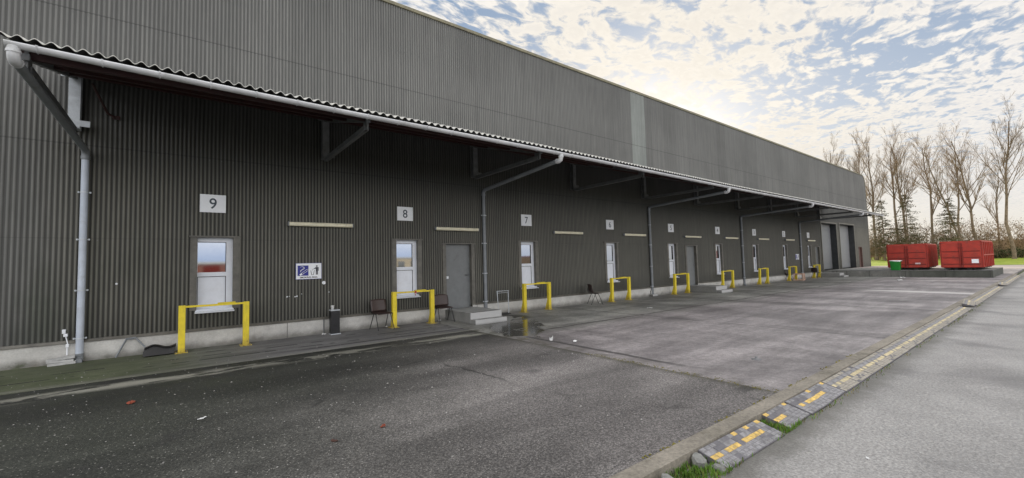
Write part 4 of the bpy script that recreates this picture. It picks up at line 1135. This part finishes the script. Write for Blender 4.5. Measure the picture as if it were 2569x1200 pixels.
# ------------------------------------------------------------------ what the dock windows mirror
t = thing('red_shed', 'long low red building mirrored in the window of dock door 9', 'building', (2, -62, -.1))
b = MB(); b.box(-14, 13, -8, 0, 0, 2.8); b.build('wall', 'opp_red', t)
b = MB(); b.box(-14.2, 13.2, -8.2, .2, 2.8, 3.1); b.build('roof', 'opp_white', t)
b = MB()
for k_ in range(8): b.box(-12.5 + k_ * 3.2, -10.6 + k_ * 3.2, .001, .05, .5, 2.6)
b.build('shutter', 'reddark', t)
t = thing('cream_house', 'sunlit cream building mirrored in the window of dock door 8', 'building', (33, -62, -.1))
b = MB(); b.box(-8, 3, -8, 0, 0, 3.2); b.box(-8, -3, -7, -.5, 3.4, 4.3); b.build('wall', 'opp_cream', t)
b = MB(); b.box(-8.2, 3.2, -8.2, .2, 3.201, 3.4); b.build('roof', 'opp_white', t)
b = MB()
for k_ in range(4): b.box(-7 + k_ * 2.5, -5.7 + k_ * 2.5, .001, .04, 1.2, 2.7)
b.build('window', 'glass', t)
t = thing('brick_block', 'dark brick block mirrored in the window of dock door 7', 'building', (64, -62, -.1))
b = MB(); b.box(.8, 3, -8, 0, 0, 3.2); b.build('wall', 'brickwall', t)
b = MB(); b.box(.7, 3.1, -8.2, .2, 3.2, 3.4); b.build('roof', 'reddark', t)

# ------------------------------------------------------------------ light
SUN_AZ, SUN_EL = rad(56), rad(14.5)             # azimuth from +Y towards +X
sd = Vector((math.sin(SUN_AZ) * math.cos(SUN_EL), math.cos(SUN_AZ) * math.cos(SUN_EL), math.sin(SUN_EL)))
su = bpy.data.lights.new('sun', 'SUN'); su.energy = 4.2; su.angle = rad(.6); su.color = (1, .87, .68)
so = bpy.data.objects.new('sun', su); COL.objects.link(so); so.rotation_euler = sd.to_track_quat('Z', 'Y').to_euler(); so.location = (30, 30, 40)
w = bpy.data.worlds.new('World'); scn.world = w; w.use_nodes = True
nt = w.node_tree; n = NB(nt); bg = nt.nodes['Background']; STR = .1; FRONT = 1.5; bg.inputs[1].default_value = STR
sky = n.new('ShaderNodeTexSky'); sky.sky_type = 'NISHITA'; sky.sun_disc = False; sky.sun_elevation = SUN_EL; sky.sun_rotation = SUN_AZ; sky.air_density = 1.0; sky.dust_density = .8; sky.ozone_density = 1.5
dirv = n.new('ShaderNodeTexCoord').outputs['Generated']; dx, dy, dz = n.sep(dirv)
zc = dz.mx(.02); u = dx / (zc + .02); v = dy / (zc + .02)
dt = n.new('ShaderNodeVectorMath', operation='DOT_PRODUCT'); n.link(dirv, dt.inputs[0]); dt.inputs[1].default_value = sd
cs_ = V(nt, dt.outputs['Value'])
# skew the plane so that the puffs line up in ranks
uv = n.comb(u * .85 + v * .40, v * 1.25 - u * .30, 0)
wn = n.noise(uv, 3.0, 3, .5, 0, col=True)
wv = n.new('ShaderNodeVectorMath', operation='MULTIPLY_ADD'); n.link(wn, wv.inputs[0]); wv.inputs[1].default_value = (.22, .22, 0); n.link(uv, wv.inputs[2])
uvw = wv.outputs[0]
big = n.noise(uv, .8, 2, .5, .3)
mid = n.noise(uvw, 3.0, 3, .5)
puff = n.noise(uvw, 12.0, 5, .58, .25)
cell = n.voro(uvw, 9.0, 'SMOOTH_F1')
fine = n.noise(uvw, 30, 5, .62)
gap = ((u - 2.72 - (v - .6) * .12) / .42).pw(2) * -1
gapm = gap.exp() * v.step(.02, .42) * v.step(1.6, 2.7, 1, 0)
anti = cs_.step(-.6, .35)                     # clearer sky away from the sun
horiz = dz.step(.12, .26, 1, 0)
dens = (puff - .5) * 1.75 - (cell - .42) * .75 + (mid - .5) * .38 + (big - .5) * .25 + (fine - .5) * .35 + .125 - gapm * .29 + horiz * .17 + cs_.step(.90, .99) * .12
cov = dens.step(-.17, .25)
thick = dens.step(.16, .55)
glow = (cs_.mx(0.0)).pw(10); glow2 = cs_.mx(0.0).pw(70)
# sky away from the sun and overhead is boosted as added fill light
front = cs_.step(-.2, .62, 1, 0); high = dz.step(.50, .85)
boost = front.mx(high * .8) * FRONT
ccol = n.mix(cs_.step(.3, .95), (.93, .89, .85), (.905, .868, .822))
lum = 1.03 - thick * .12 + glow * .0 + glow2 * .16 + (fine - .5) * .22 + (puff - .5) * .42 - (cell - .4) * .18
ccol = n.mix(cs_.step(.84, .985) * .30, ccol, (1.0, .88, .66))
ccol = n.mix(thick * .42 * cs_.step(.995, .86), ccol, (.76, .775, .815))
cl_ = n.scale(n.scale(ccol, lum * (boost + 1)), 1 / STR)
bl = n.mix(dz.step(.05, .6), (.55, .62, .74), (.27, .40, .60))
blue = n.mix(.70, n.scale(V(nt, sky.outputs[0]), .85), n.scale(n.scale(bl, boost * .45 + 1), 1 / STR))
warm = n.mix(1.0, blue, n.scale((1.0, .84, .58), (glow * .14 + glow2 * .34) * (1 / STR)), 'ADD')
col = n.mix(cov, warm, cl_)
hz = dz.step(-.02, .12, 1, 0)
hcol = n.mix(cs_.step(-.3, .7), (.42, .66, 1.1), (.90, .82, .66))
col = n.mix(hz * cs_.step(-.3, .7, .92, .62), col, n.scale(hcol, 1 / STR))
n.link(col, bg.inputs[0])

# ------------------------------------------------------------------ camera
psi, pit, rol, F = .6589, .0569, -.0262, 1067.4
cam = bpy.data.cameras.new('camera'); co = bpy.data.objects.new('camera', cam); COL.objects.link(co)
f = Vector((math.sin(psi) * math.cos(pit), math.cos(psi) * math.cos(pit), math.sin(pit)))
r = Vector((math.cos(psi), -math.sin(psi), 0)); uu = r.cross(f)
Rr = math.cos(rol) * r + math.sin(rol) * uu; Uu = -math.sin(rol) * r + math.cos(rol) * uu
mw = Matrix((( Rr.x, Uu.x, -f.x, 0), (Rr.y, Uu.y, -f.y, -11.9016), (Rr.z, Uu.z, -f.z, 1.7), (0, 0, 0, 1)))
co.matrix_world = mw
cam.sensor_fit = 'HORIZONTAL'; cam.sensor_width = 36; cam.lens = F / 2569 * 36; cam.clip_start = .05; cam.clip_end = 6000
scn.camera = co
scn.view_settings.view_transform = 'Standard'; scn.view_settings.look = 'None'; scn.view_settings.exposure = 0; scn.view_settings.gamma = 1
scn.render.engine = 'CYCLES'; scn.cycles.max_bounces = 6; scn.cycles.diffuse_bounces = 3; scn.cycles.glossy_bounces = 3
scn.cycles.use_denoising = True; scn.cycles.denoiser = 'OPENIMAGEDENOISE'; scn.cycles.denoising_input_passes = 'RGB_ALBEDO_NORMAL'
